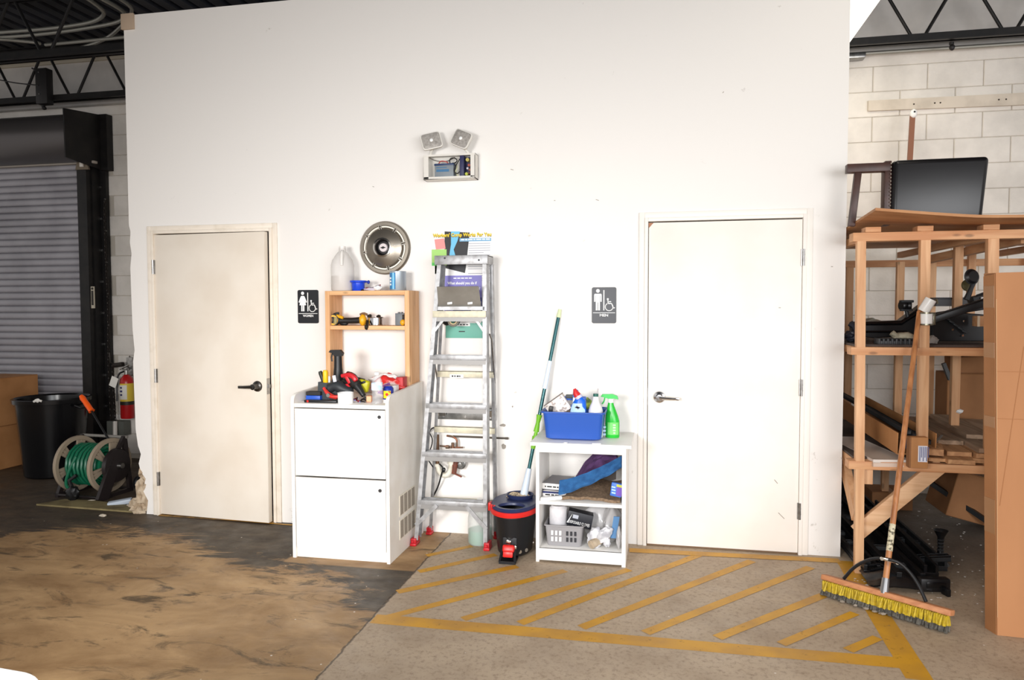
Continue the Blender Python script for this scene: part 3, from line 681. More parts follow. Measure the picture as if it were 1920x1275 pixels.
# white rounded corner at the frame's bottom left
g = G(); c = atz(40, 1275, .9)
pts = []
pa = atz(92, 1278, .82); N = 10
cx_, cy_ = pa.x-.10, pa.y-.07
pts = [(cx_+.11*math.cos(t_), cy_+.10*math.sin(t_), .78) for t_ in [PI/2*i/N for i in range(N+1)]]
pts += [(cx_-.75, cy_+.16, .78), (cx_-.75, cy_-.6, .78), (cx_+.11, cy_-.6, .78)]
TB = thing('table', (cx_-.3, cy_-.3, 0), 'white table top with a rounded corner at the bottom left of the view', 'table')
g.prism(pts, (0, 0, .035)); obj('table_top', g, M('white_laminate', (226, 226, 224), .3), TB)
for dx, dy in ((.0, -.02), (-.7, -.02), (0, -.55), (-.7, -.55)):
    g = G(); g.cyl((cx_+dx, cy_+dy, 0), (cx_+dx, cy_+dy, .78), .02, seg=10); obj('leg', g, STEEL, TB)
# ================================================================== WALL-MOUNTED THINGS
WHITE = M('white_plastic', (238, 236, 232), .35); PRN = M('white_print', (244, 244, 242), .5)
GREYP = M('grey_plastic', (120, 122, 126), .45)
def restroom_sign(cx, z0, z1, plate_col, man, word, label):
    cz = (z0+z1)/2; w, h = .154, z1-z0; t = thing('restroom_sign', (cx, -.004, z0), label, 'sign')
    g = G(); r = .012; pts = []
    for (sx, sz, a0) in ((1, 1, 0), (-1, 1, 90), (-1, -1, 180), (1, -1, 270)):
        for k in range(5):
            a = math.radians(a0+k*22.5); pts.append((cx+sx*(w/2-r)+r*math.cos(a), cz+sz*(h/2-r)+r*math.sin(a)))
    g.xz(pts, -.005, .005); obj('plate', g, M('plate_'+word, plate_col, .35), t)
    y = -.0068; th = .0022
    def P(pts, g): return g.xz([(cx+a*w, z0+b_*h) for a, b_ in pts], y, th)
    g = G(); fx = -.25                                          # standing figure
    g.disc((cx+fx*w, y+th, z0+.90*h), .0115, th)
    if man:
        P([(fx-.13, .82), (fx-.155, .79), (fx-.155, .60), (fx-.10, .60), (fx-.10, .76), (fx-.085, .76), (fx-.085, .36), (fx-.012, .36), (fx-.012, .58), (fx+.012, .58), (fx+.012, .36), (fx+.085, .36), (fx+.085, .76), (fx+.10, .76), (fx+.10, .60), (fx+.155, .60), (fx+.155, .79), (fx+.13, .82)], g)
    else:
        P([(fx-.07, .82), (fx-.10, .79), (fx-.20, .635), (fx-.15, .615), (fx-.095, .72), (fx-.16, .54), (fx-.075, .54), (fx-.075, .36), (fx-.012, .36), (fx-.012, .54), (fx+.012, .54), (fx+.012, .36), (fx+.075, .36), (fx+.075, .54), (fx+.16, .54), (fx+.095, .72), (fx+.15, .615), (fx+.20, .635), (fx+.10, .79), (fx+.07, .82)], g)
    obj('figure_pictogram', g, PRN, t)
    g = G(); P([(-.025, .36), (.015, .36), (.015, .92), (-.025, .92)], g); P([(-.45, .285), (.45, .285), (.45, .30), (-.45, .30)], g); obj('divider_line', g, PRN, t)
    g = G(); c = (cx+.21*w, z0+.455*h); g.tube([(c[0]+.024*math.cos(a), y+.0008, c[1]+.024*math.sin(a)) for a in [math.radians(118+i*15) for i in range(20)]], .0028, 6)
    g.disc((cx+.155*w, y+th, z0+.67*h), .0062, th)
    for a, b_ in (((.155, .65), (.17, .55)), ((.17, .55), (.31, .55)), ((.31, .55), (.385, .42)), ((.385, .42), (.44, .435)), ((.16, .60), (.29, .60))):
        g.bar((cx+a[0]*w, y+th/2, z0+a[1]*h), (cx+b_[0]*w, y+th/2, z0+b_[1]*h), .0058, th, (0, 1, 0))
    obj('wheelchair_pictogram', g, PRN, t)
    g = G(); g.text(word, (cx, z0+.225*h), w*(.5 if not man else .34), h*.07, y, bold=.025); obj('lettering', g, PRN, t)
    for k in range(5): pass
restroom_sign(-2.366, 1.4, 1.629, (26, 27, 32), False, 'WOMEN', 'black restroom sign reading WOMEN with woman and wheelchair pictograms')
restroom_sign(-.343, 1.404, 1.632, (44, 46, 53), True, 'MEN', 'dark grey restroom sign reading MEN with man and wheelchair pictograms')
# emergency light
EL = thing('emergency_light', (-1.33, 0, 2.33), 'open emergency light box with two lamp heads high on the white wall', 'emergency light')
EMW = M('off_white_enamel', (222, 218, 210), .45)
x0, x1, z0, z1 = -1.502, -1.157, 2.332, 2.490
g = G(); g.box(x0, x1, -.01, -.001, z0, z1); g.box(x0, x1, -.09, -.001, z0, z0+.006); g.box(x0, x1, -.09, -.001, z1-.005, z1); g.box(x0, x0+.004, -.09, -.001, z0, z1); g.box(x1-.004, x1, -.09, -.001, z0, z1)
g.box(x0, x0+.035, -.09, -.086, z0, z1); g.box(x1-.03, x1, -.09, -.086, z0, z1); g.box(x0, x1, -.09, -.086, z0, z0+.016); g.box(x0, x1, -.092, -.088, z1-.012, z1); obj('housing', g, EMW, EL)
g = G(); g.box(-1.432, -1.305, -.07, -.012, z0+.012, z0+.098, .003); bt = obj('battery', g, M('battery_grey', (126, 134, 140), .5), EL)
g = G(); g.box(-1.434, -1.303, -.073, -.012, z0+.09, z0+.103, .002); obj('battery_top', g, M('battery_navy', (38, 58, 96), .4), bt)
g = G(); g.box(-1.42, -1.335, -.0715, -.0695, z0+.05, z0+.066); g.box(-1.42, -1.35, -.0715, -.0695, z0+.075, z0+.08); obj('label_print', g, M('battery_blue', (60, 110, 150), .5), bt)
g = G(); g.box(-1.262, -1.235, -.075, -.014, z0+.018, z1-.01, .002); g.box(-1.235, -1.19, -.02, -.014, z0+.018, z1-.01); obj('circuit_board', g, M('board_navy', (44, 46, 84), .5), EL)
for i, (cx, cz, col, r) in enumerate([(-1.215, 2.455, (190, 176, 90), .012), (-1.205, 2.42, (176, 84, 60), .009), (-1.2, 2.39, (150, 90, 70), .008), (-1.215, 2.40, (206, 204, 214), .007), (-1.222, 2.365, (190, 196, 70), .010), (-1.205, 2.37, (110, 60, 50), .007)]):
    g = G(); g.cyl((cx, -.018, cz), (cx, -.06, cz), r, seg=10); obj('component', g, M('comp%d' % i, col, .4), EL)
for pts, col in [([(-1.47, -.05, 2.478), (-1.43, -.06, 2.455), (-1.36, -.06, 2.447), (-1.33, -.05, 2.46), (-1.3, -.05, 2.475)], (120, 116, 112)), ([(-1.41, -.06, 2.432), (-1.39, -.075, 2.452), (-1.35, -.07, 2.446), (-1.34, -.06, 2.43)], (180, 70, 60)),
                 ([(-1.33, -.06, 2.432), (-1.33, -.078, 2.46), (-1.30, -.08, 2.468), (-1.275, -.078, 2.452), (-1.29, -.07, 2.435), (-1.32, -.06, 2.436)], (30, 30, 30)), ([(-1.262, -.07, 2.46), (-1.285, -.08, 2.42), (-1.3, -.08, 2.38), (-1.28, -.075, 2.362), (-1.262, -.07, 2.38)], (30, 30, 30)),
                 ([(-1.29, -.05, 2.43), (-1.28, -.07, 2.40), (-1.295, -.07, 2.38), (-1.275, -.06, 2.35)], (205, 205, 160))]:
    g = G(); g.tube(pts, .0035, 6, smooth=2); obj('wire', g, M('wire_%d_%d' % (col[0], col[1]), col, .4), EL)
LENS = M('lamp_lens', (168, 162, 156), .25, .35, (214, 208, 200), 60, .3, .7)
for (cx, cz, ay, az, sx) in ((-1.446, 2.572, -14, 18, -1.465), (-1.240, 2.575, 24, -14, -1.215)):
    Rm = Matrix.Translation((cx, -.085, cz)) @ rot(-12, ay, az).to_4x4()
    g = G(); n = 24
    def rr(w, h, y, k=.28):
        return [(w/2*math.copysign(abs(math.cos(a))**k, math.cos(a)), y, h/2*math.copysign(abs(math.sin(a))**k, math.sin(a))) for a in [2*PI*(i+.5)/n for i in range(n)]]
    rings = [rr(.118, .098, -.022), rr(.13, .11, -.02), rr(.13, .11, -.008), rr(.11, .09, .012), rr(.07, .06, .04), rr(.03, .03, .05)]
    vr = [[g.b.verts.new(p) for p in q] for q in rings]
    for p, q in zip(vr, vr[1:]):
        for i in range(n): g.b.faces.new((p[i], q[i], q[(i+1) % n], p[(i+1) % n]))
    g.b.faces.new(vr[-1]); bmesh.ops.recalc_face_normals(g.b, faces=g.b.faces[:]); g.xf(Rm); hd = obj('lamp_head', g, EMW, EL)
    g = G(); vv = [[g.b.verts.new((p[0]*k, -.0215-.006*(1-k*k), p[2]*k)) for p in rr(.116, .096, 0)] for k in (1, .8, .6, .35, .12)]
    for p, q in zip(vv, vv[1:]):
        for i in range(n): g.b.faces.new((p[i], p[(i+1) % n], q[(i+1) % n], q[i]))
    g.b.faces.new(vv[-1][::1]); g.xf(Rm); obj('lens', g, LENS, hd, smooth=60)
    g = G(); g.blob((0, -.03, 0), (.012, .006, .012), 0, sub=2); g.xf(Rm); obj('bulb', g, PRN, hd)
    g = G(); g.tube([(sx, -.045, 2.488), (sx, -.05, 2.505), ((sx+cx)/2, -.06, 2.52), (cx, -.07, cz-.04)], .010, 8); g.cyl((sx, -.045, 2.484), (sx, -.045, 2.498), .02, seg=12); obj('swivel', g, EMW, EL)
# hubcap
hc = Vector((-1.80, 0, 1.905)); HC = thing('hubcap', (hc.x, 0, hc.z-.178), 'round chrome hubcap hung on the white wall above the wooden shelf', 'hubcap')
HM = M('hubcap_steel', (150, 142, 130), .32, .8, (132, 124, 114), 3); HB2 = M('hubcap_bright', (226, 222, 214), .12, 1); HD = M('hubcap_dark', (34, 32, 32), .3, .3)
g = G(); g.lathe([(.178, .002), (.178, .012), (.168, .024), (.150, .024), (.143, .013), (.134, .012), (.128, .022), (.123, .03), (.062, .058), (.058, .058)], hc, (0, -1, 0), 64); obj('cap_dish', g, HM, HC, smooth=30)
g = G(); g.lathe([(.058, .058), (.064, .064), (.054, .066), (.050, .05)], hc, (0, -1, 0), 48); obj('centre_ring', g, HB2, HC)
g = G(); g.lathe([(.051, .055), (.042, .03), (0, .03)], hc, (0, -1, 0), 40); cn = obj('centre_recess', g, HD, HC)
g = G(); g.lathe([(.03, .031), (.027, .046), (0, .048)], hc, (0, -1, 0), 32); em = obj('centre_badge', g, M('badge_white', (216, 206, 206), .3), HC)
g = G(); bx, bz = hc.x, hc.z; g.xz([(bx-.017, bz-.004), (bx-.007, bz-.004), (bx-.007, bz-.008), (bx+.006, bz-.008), (bx+.006, bz-.004), (bx+.016, bz-.004), (bx+.018, bz+.003), (bx+.008, bz+.003), (bx+.007, bz+.007), (bx-.006, bz+.007), (bx-.006, bz+.003), (bx-.015, bz+.003)], -.0495, .002); obj('badge_emblem', g, HD, em if False else HC)
for k in range(8):                                            # bright rim slots with fluted keys between
    a0 = 2*PI*k/8+.28
    g = G(); q = [a0+(2*PI/8-.16)*i/8 for i in range(9)]
    g.prism([(hc.x+.145*math.cos(a), -.0135, hc.z+.145*math.sin(a)) for a in q]+[(hc.x+.136*math.cos(a), -.0135, hc.z+.136*math.sin(a)) for a in q[::-1]], (0, -.008, 0)); obj('rim_slot', g, M('slot_cream', (240, 234, 222), .35), HC)
    a = a0-.08; e = Vector((math.cos(a), 0, math.sin(a))); tt = Vector((-e.z, 0, e.x))
    g = G()
    for s in (-1, 1): g.bar(hc+e*.122+tt*s*.007+V(0, -.024, 0), hc+e*.152+tt*s*.008+V(0, -.022, 0), .005, .008, (0, 1, 0))
    obj('rim_key', g, HB2, HC)
g = G()
for k in range(64):
    a = 2*PI*k/64; e = Vector((math.cos(a), 0, math.sin(a))); g.bar(hc+e*.1225+V(0, -.0285, 0), hc+e*.132+V(0, -.016, 0), .003, .004, (0, 1, 0))
obj('flutes', g, HM, HC, kind='stuff')
for s in (-1, 1):
    g = G(); g.bar(hc+V(.068, -.058, s*.012), hc+V(.118, -.035, s*.020), .006, .006, (0, 1, 0)); obj('valve_fin', g, HB2, HC)
# ------------------------------------------------------------------ posters
PAPER = M('poster_white', (246, 244, 242), .6); INK = M('ink_black', (26, 26, 30), .5); GREYI = M('ink_grey', (168, 168, 176), .7)
PB = thing('wall_poster', (-1.27, 0, 1.55), 'large white safety poster with yellow title behind the top of the ladder', 'poster')
g = G(); g.box(-1.462, -1.078, -.003, -.001, 1.62, 2.004); obj('sheet', g, PAPER, PB, smooth=0)
y = -.0042
def q4(name, pts, col, rough=.5, y=y, par=PB):
    g = G(); g.xz(pts, y, .0006); return obj(name, g, M('pr_%d_%d_%d' % col, col, rough), par, smooth=0)
def pxz(px, py): p = aty(px, py, 0); return (p.x, p.z)
q4('dark_picture', [pxz(834, 434), pxz(881, 436), pxz(874, 500), pxz(834, 500)], (34, 34, 38))
q4('dark_picture', [pxz(834, 500), pxz(874, 500), pxz(872, 512), pxz(836, 503)], (34, 34, 38))
q4('blue_drape', [pxz(846, 434), pxz(863, 434), pxz(858, 452), pxz(851, 468), pxz(855, 482), pxz(850, 486), pxz(843, 478), pxz(846, 458)], (110, 190, 226), y=y-.0006)
q4('subtitle_band', [pxz(862, 447), pxz(921, 446), pxz(921, 452), pxz(862, 453)], (120, 172, 206), y=y-.0006)
q4('headline_shadow', [pxz(815, 443), pxz(831, 443), pxz(831, 444), pxz(815, 444)], (220, 190, 70), y=y-.0002)
a, b_ = aty(812, 447, 0), aty(922, 435, 0)
g = G(); g.text("Workers' Comp Works For You", ((a.x+b_.x)/2, (a.z+b_.z)/2-.0045), b_.x-a.x-.002, .031, y-.0016, bold=.03); obj('title_shadow', g, M('title_brown', (110, 96, 30), .5), PB)
g = G(); g.text("Workers' Comp Works For You", ((a.x+b_.x)/2, (a.z+b_.z)/2), b_.x-a.x-.002, .031, y-.0026, bold=.035); obj('title', g, M('title_yellow', (240, 206, 20), .5), PB)
g = G(); xx = -1.275; zz = aty(890, 449, 0).z
for wd in (.022, .014, .03, .012, .034, .02, .026): g.box(xx, xx+wd, y-.002, y-.0014, zz-.004, zz+.004); xx += wd+.006
obj('subtitle', g, PRN, PB, smooth=0)
g = G()
for k in range(17):
    if k in (6, 7, 12): continue
    px0, w_ = (879 if k < 9 else 878), (40 if k % 5 != 4 else 28); p = aty(px0, 457+k*4.3, 0); g.box(p.x, p.x+w_*.0036, y-.0005, y, p.z-.002, p.z+.002)
obj('text_line', g, GREYI, PB, smooth=0)
g = G(); p0, p1 = aty(815, 448, 0), aty(836, 467, 0); g.prism([(p0.x, -.006, p0.z-.004), (p1.x-.01, -.006, p0.z+.002), (p1.x, -.006, p1.z+.002), (p0.x+.01, -.006, p1.z-.002)], (0, .0015, 0))
obj('paper_note', g, M('pink_paper', (240, 150, 146), .6), label='pink note pinned over the left edge of the poster', cat='note', smooth=0)
p0, p1 = aty(810, 468, 0), aty(838, 498, 0); gp = thing('paper_note', ((p0.x+p1.x)/2, -.005, p1.z), 'light green note with a darker foot behind the top left of the ladder', 'note')
g = G(); g.box(p0.x, p1.x, -.0062, -.005, p1.z, p0.z); obj('sheet', g, M('green_paper', (166, 214, 118), .6), gp, smooth=0)
g = G(); g.box(p0.x, p0.x+.05, -.0068, -.0062, p1.z, p1.z+.02); obj('band', g, M('green_ink', (92, 200, 96), .6), gp, smooth=0)
p0 = aty(819, 505, 0); g = G(); g.box(p0.x-.012, p0.x+.012, -.003, -.001, p0.z-.03, p0.z+.03); obj('paper_note', g, M('yellow_paper', (244, 226, 110), .6), label='yellow slip of paper under the green note beside the ladder rail', cat='note', smooth=0)
p0, p1 = aty(833, 517, 0), aty(904, 578, 0); FL = thing('flyer', ((p0.x+p1.x)/2, -.004, p1.z), 'purple flyer with white heading seen between the ladder rails', 'poster')
g = G(); g.box(p0.x, p1.x, -.0062, -.004, p1.z-.03, p0.z); obj('sheet', g, M('purple_paper', (132, 126, 196), .5), FL, smooth=0)
g = G(); g.box(p0.x+.06, p1.x, -.0068, -.0062, p1.z-.03, p1.z+.07); obj('navy_block', g, M('navy_ink', (44, 50, 120), .5), FL, smooth=0)
g = G(); g.box(p1.x-.075, p1.x-.006, -.0074, -.0068, p1.z-.03, p1.z+.045); obj('white_block', g, PAPER, FL, smooth=0)
g = G(); g.text("What should you do if", ((p0.x+p1.x)/2-.005, p0.z-.052), .20, .024, -.0068, bold=.03); g.text("you're hurt on the job?", ((p0.x+p1.x)/2+.01, p0.z-.088), .215, .024, -.0068, bold=.03)
for k in range(5): g.box(p0.x+.065+k*.026, p0.x+.085+k*.026, -.0068, -.0062, p0.z-.021, p0.z-.014)
obj('heading', g, PRN, FL)
p0, p1 = aty(833, 590, 0), aty(905, 634, 0); FO = thing('folder', ((p0.x+p1.x)/2, -.004, p1.z), 'teal folder with a white label below the purple flyer behind the ladder', 'folder')
g = G(); g.box(p0.x+.012, p1.x, -.012, -.002, p1.z, p0.z-.02, .002); obj('cover', g, M('teal_card', (112, 178, 160), .55), FO)
g = G(); g.box(-1.285, -1.14, -.014, -.012, p0.z-.055, p0.z); obj('page', g, PAPER, FO, smooth=0)
g = G(); g.box(-1.315, -1.215, -.0155, -.014, p0.z-.075, p0.z-.055); obj('label', g, PAPER, FO, smooth=0)
g = G()
for k in range(4): g.box(-1.305+k*.021, -1.290+k*.021, -.0161, -.0155, p0.z-.069, p0.z-.062)
g.box(-1.292, -1.25, -.0128, -.012, p1.z+.04, p1.z+.047); obj('lettering', g, INK, FO, smooth=0)
# ------------------------------------------------------------------ what is left of a sink behind the ladder
GALV = M('galvanised', (152, 152, 150), .35, .8, (120, 120, 118), 14)
SB = thing('sink_bracket', (-1.245, 0, .76), 'galvanised steel wall plate left from a sink, behind the lower ladder steps', 'bracket')
g = G(); g.box(-1.447, -1.042, -.012, -.001, .765, .846, .002); g.box(-1.447, -1.042, -.02, -.001, .84, .848); obj('plate', g, GALV, SB)
for x in (-1.41, -1.065):
    g = G(); g.prism([(x-.028, -.02, .79), (x+.028, -.02, .79), (x+.028, -.03, .83), (x-.028, -.03, .83)], (0, -.008, 0)); g.box(x-.028, x+.028, -.04, -.012, .822, .83); obj('hook_clip', g, HB2, SB)
g = G()
for x in (-1.40, -1.25, -1.08): g.disc((x, -.012, .785), .007, .004, 10)
obj('screw', g, STEEL, SB)
g = G(); a, c = aty(850, 818, -.02), aty(953, 822, -.02); g.cyl(a, c, .0065, seg=8); g.cyl(c-V(.02, 0, 0), c, .008, seg=8); obj('steel_rod', g, M('dark_rod', (92, 84, 76), .5, .5), label='thin dark steel rod across the wall behind the ladder', cat='rod')
PW = thing('sink_plumbing', (-1.38, -.06, .42), 'exposed sink waste trap with copper stubs behind the ladder', 'pipe')
PVC = M('dirty_pvc', (226, 222, 208), .4, 0, (190, 180, 160), 20); BRN = M('brown_pipe', (112, 82, 56), .5, .3, (84, 62, 46), 20); COP = M('corroded_copper', (136, 84, 62), .45, .6, (108, 96, 80), 30)
def yp(px, py, y=-.06): return aty(px, py, y)
g = G(); g.cyl(yp(820, 872), yp(820, 815), .013, seg=14); obj('tail_pipe', g, BRN, PW)
g = G(); g.tube([yp(820, 872), yp(823, 884), yp(833, 893), yp(842, 888), yp(846, 876), yp(846, 862), yp(846, 858, -.03)], .017, 12, smooth=2); obj('waste_trap', g, PVC, PW)
g = G(); a = yp(842, 866); g.cyl(yp(846, 870), yp(846, 864), .024, seg=16); g.cyl(yp(820, 874), yp(820, 869), .022, seg=16); g.cyl(yp(844, 862), V(-1.33, -.002, .50), .02, seg=12); obj('slip_nut', g, PVC, PW)
g = G(); g.tube([yp(838, 817, -.03), yp(850, 819, -.04), yp(857, 824, -.04), yp(857, 837, -.04)], .007, 8, smooth=1); g.tube([yp(825, 836, -.03), yp(850, 839, -.04), yp(868, 839, -.03)], .0055, 8); g.cyl(yp(836, 838, -.05), yp(842, 838, -.05), .012, seg=10); g.cyl(yp(849, 830, -.05), yp(849, 840, -.05), .010, seg=10); obj('supply_tube', g, COP, PW)
g = G(); g.tube([yp(856, 860), yp(853, 870), yp(851, 888)], [.014, .02, .016], 10); g.obox(yp(857, 890), (.07, .016, .01), rot(0, 22, 0), .003); obj('shutoff_valve', g, M('rusty_red', (132, 66, 48), .7, 0, (100, 60, 48), 30), PW)
g = G(); c = yp(864, 869, -.035); g.lathe([(0, 0), (.034, 0), (.037, .006), (.028, .012), (.02, .012), (.012, .03), (0, .032)], c, (0, -1, 0), 20); g.tube([c+V(-.03, -.03, .025), c+V(.0, -.035, .03), c+V(.03, -.03, 0), c+V(.01, -.03, -.03)], .006, 6, smooth=1); obj('supply_flange', g, GALV, PW)
g = G(); g.tube([yp(806, 810, -.02), yp(809, 803, -.05), yp(817, 801, -.05), yp(822, 806, -.03)], .0045, 6, smooth=2); g.tube([yp(806, 812, -.03), yp(813, 828, -.06), yp(800, 858, -.07), yp(812, 876, -.08)], .004, 6, smooth=2)
g.tube([yp(824, 870, -.08), yp(832, 878, -.1), yp(828, 888, -.09), yp(822, 912, -.05), yp(813, 929, -.03)], .0055, 6, smooth=2); g.blob(yp(832, 881, -.1), (.014, .01, .016), .3, sub=2); obj('black_cable', g, BLACK, PW)
for c_, r_ in (((-.995, -.002, .595), (.014, .004, .018)), ((-.935, -.001, .86), (.005, .002, .006)), ((-1.0, -.001, .735), (.02, .002, .01))):
    g = G(); g.blob(c_, r_, .5, sub=2, seed=int(r_[0]*500)); obj('wall_patch', g, M('patch_grey', (158, 150, 140), .9), PW)
# ================================================================== LADDER
LAD = thing('stepladder', (-1.28, -.2, 0), 'aluminium stepladder with red feet standing against the white wall', 'stepladder')
def lp(side, z):       # front rails: z from 0 to 1.80
    t = z/1.8
    a, b_ = ((-1.515, -.262, 0), (-1.372, -.175, 1.8)) if side < 0 else ((-1.040, -.258, 0), (-1.058, -.175, 1.8))
    return Vector(a).lerp(Vector(b_), t)
def rl(side, z):       # rear rails
    t = z/1.8
    a, b_ = ((-1.49, -.045, 0), (-1.365, -.10, 1.8)) if side < 0 else ((-1.03, -.045, 0), (-1.04, -.10, 1.8))
    return Vector(a).lerp(Vector(b_), t)
for s in (-1, 1):
    g = G(); a, c = lp(s, .035), lp(s, 1.80)
    g.bar(a, c, .004, .07, (0, 1, 0)); a2 = a+V(-s*.011, -.033, 0); c2 = c+V(-s*.011, -.033, 0); g.bar(a2, c2, .026, .004, (0, 1, 0)); a3, c3 = a+V(-s*.011, .033, 0), c+V(-s*.011, .033, 0); g.bar(a3, c3, .026, .004, (0, 1, 0))
    obj('front_rail', g, ALU, LAD)
    g = G(); g.bar(rl(s, .03), rl(s, 1.78), .004, .035, (0, 1, 0)); g.bar(rl(s, .03)+V(-s*.009, -.017, 0), rl(s, 1.78)+V(-s*.009, -.017, 0), .02, .003, (0, 1, 0)); obj('rear_rail', g, ALU, LAD)
    for f, o in ((lp, (0, -.008, 0)), (rl, (0, 0, 0))):
        g = G(); p = f(s, 0)+Vector(o); g.obox(p+V(0, 0, .032), (.034, .08 if f is lp else .05, .03), None, .004); g.obox(p+V(0, -.004, .009), (.04, .088 if f is lp else .056, .018), None, .005); g.disc(p+V(0, -.05 if f is lp else -.028, .032), .008, .004, 10); obj('foot', g, M('red_foot', (196, 34, 44), .4), LAD)
for z in (.29, .595, .90, 1.205, 1.475):
    a, c = lp(-1, z), lp(1, z); g = G(); g.box(a.x+.002, c.x-.002, a.y-.036, a.y+.045, z-.006, z, .001); g.box(a.x+.002, c.x-.002, a.y-.040, a.y-.034, z-.028, z+.001, .001); g.box(a.x+.002, c.x-.002, a.y-.034, a.y-.030, z-.056, z-.02); g.box(a.x+.002, c.x-.002, a.y+.042, a.y+.045, z-.02, z)
    for k in range(5): g.box(a.x+.01, c.x-.01, a.y-.03+k*.016, a.y-.026+k*.016, z, z+.0015)
    st_ = obj('step', g, ALU, LAD)
    g = G(); g.box(a.x+.003, c.x-.003, a.y-.0362, a.y-.0345, z-.055, z-.029); obj('step_lip_shade', g, M('shaded_alu', (142, 140, 138), .5, .5), st_, smooth=0)  # grey strip painting in the shadowed recess of the lower step lip
    g = G()
    for s in (-1, 1): g.bar(lp(s, z-.012)+V(-s*.022, -.02, 0), lp(s, z-.012)+V(-s*.022, .03, 0), .006, .02)
    obj('rivet_bracket', g, STEEL, LAD)
CREAM = M('cream_painted_alu', (216, 208, 182), .5, .1, (196, 190, 170), 30)
for z in (1.075, .71, .235):
    a, c = rl(-1, z), rl(1, z); g = G(); g.box(a.x, c.x, a.y-.022, a.y-.018, z-.02, z+.02, .001); g.box(a.x, c.x, a.y-.022, a.y-.006, z+.016, z+.02); obj('rear_brace', g, CREAM, LAD)
g = G(); a, c = lp(-1, 1.46), lp(1, 1.46); g.box(a.x, c.x, a.y-.046, a.y-.040, 1.445, 1.485, .002); obj('tray_front_bar', g, CREAM, LAD)
for s in (-1, 1):
    g = G(); a = lp(s, 1.44)+V(-s*.075, -.03, 0); c = lp(s, 1.34)+V(-s*.004, -.03, 0); g.bar(a, c, .016, .005, (0, 1, 0)); obj('diagonal_brace', g, ALU, LAD)
    g = G(); a = lp(s, .265)+V(-s*.13, -.042, 0); c = lp(s, .13)+V(-s*.002, -.038, 0); g.bar(a, c, .026, .006, (0, 1, 0)); obj('diagonal_brace', g, ALU, LAD)
    g = G(); g.tube([lp(s, 1.34)+V(s*.01, .01, 0), lp(s, 1.30)+V(s*.02, .03, 0), (lp(s, 1.2)+rl(s, 1.2))/2+V(s*.012, 0, 0), rl(s, 1.02)], .005, 6); obj('spreader', g, STEEL, LAD)
g = G(); zc_ = 1.805; g.box(-1.388, -1.045, -.225, -.075, 1.822, 1.832, .003); g.box(-1.388, -1.045, -.228, -.222, 1.775, 1.832, .002); g.box(-1.388, -1.045, -.078, -.072, 1.79, 1.832); g.box(-1.388, -1.384, -.225, -.075, 1.775, 1.83); g.box(-1.049, -1.045, -.225, -.075, 1.775, 1.83)
cap = obj('top_cap', g, ALU, LAD)
g = G(); g.disc((-1.32, -.228, 1.815), .006, .002, 10); g.disc((-1.1, -.228, 1.80), .006, .002, 10); obj('rivet', g, INK, cap)
g = G(); pts = [aty(819, 538, -.30), aty(897, 537, -.30), aty(903, 582, -.235), aty(822, 577, -.235)]; g.prism(pts, (0, .004, .002))
tr = obj('pail_shelf', g, M('worn_grey_alu', (150, 146, 138), .45, .4, (136, 132, 124), 8), LAD, smooth=0)
g = G()
for x0_, x1_ in ((839, 848), (877, 886)): g.prism([aty(x0_, 567, -.262), aty(x1_, 566, -.262), aty(x1_, 570, -.258), aty(x0_, 571, -.258)], (0, -.003, 0))
obj('slot', g, PRN, tr, smooth=0)
g = G(); g.box(-1.36, -1.07, -.25, -.15, 1.49, 1.50, .002); g.box(-1.36, -1.07, -.255, -.25, 1.49, 1.512); obj('shelf_hinge', g, ALU, tr)
for (px, py, w, txt) in [(857, 705, .09, 'SERIES 90'), ]:
    p = aty(px, py, -.09); g = G(); g.box(p.x-.045, p.x+.045, -.102, -.099, p.z-.011, p.z+.011); lbl = obj('sticker', g, PAPER, LAD, smooth=0)
    g = G()
    for k, wd in enumerate((.012, .01, .014, .008)): g.box(p.x-.033+k*.017, p.x-.033+k*.017+wd, -.1026, -.102, p.z-.005, p.z+.005)
    obj('lettering', g, INK, lbl, smooth=0)
# tape roll hanging behind the tray bar
c = aty(850, 602, -.14); TR = thing('tape_roll', c, 'gold and black roll of tape tucked under the pail shelf of the ladder', 'tape roll')
g = G(); g.lathe([(.024, -.02), (.036, -.02), (.038, 0), (.036, .02), (.024, .02), (.024, -.02)], c, (.25, -1, .1), 28); obj('tape_winding', g, M('brown_tape', (88, 72, 52), .3), TR)
g = G(); g.lathe([(.017, -.021), (.024, -.021), (.024, .021), (.017, .021), (.017, -.021)], c, (.25, -1, .1), 28); obj('core', g, M('gold_core', (180, 156, 104), .4), TR)
c = aty(838, 603, -.12); g = G(); g.blob(c, (.03, .02, .025), .2, sub=2); g.blob(c+V(.07, 0, 0), (.02, .02, .02), .2, sub=2); obj('black_strap', g, BLACK, label='bunched black strap beside the tape roll on the ladder', cat='strap')
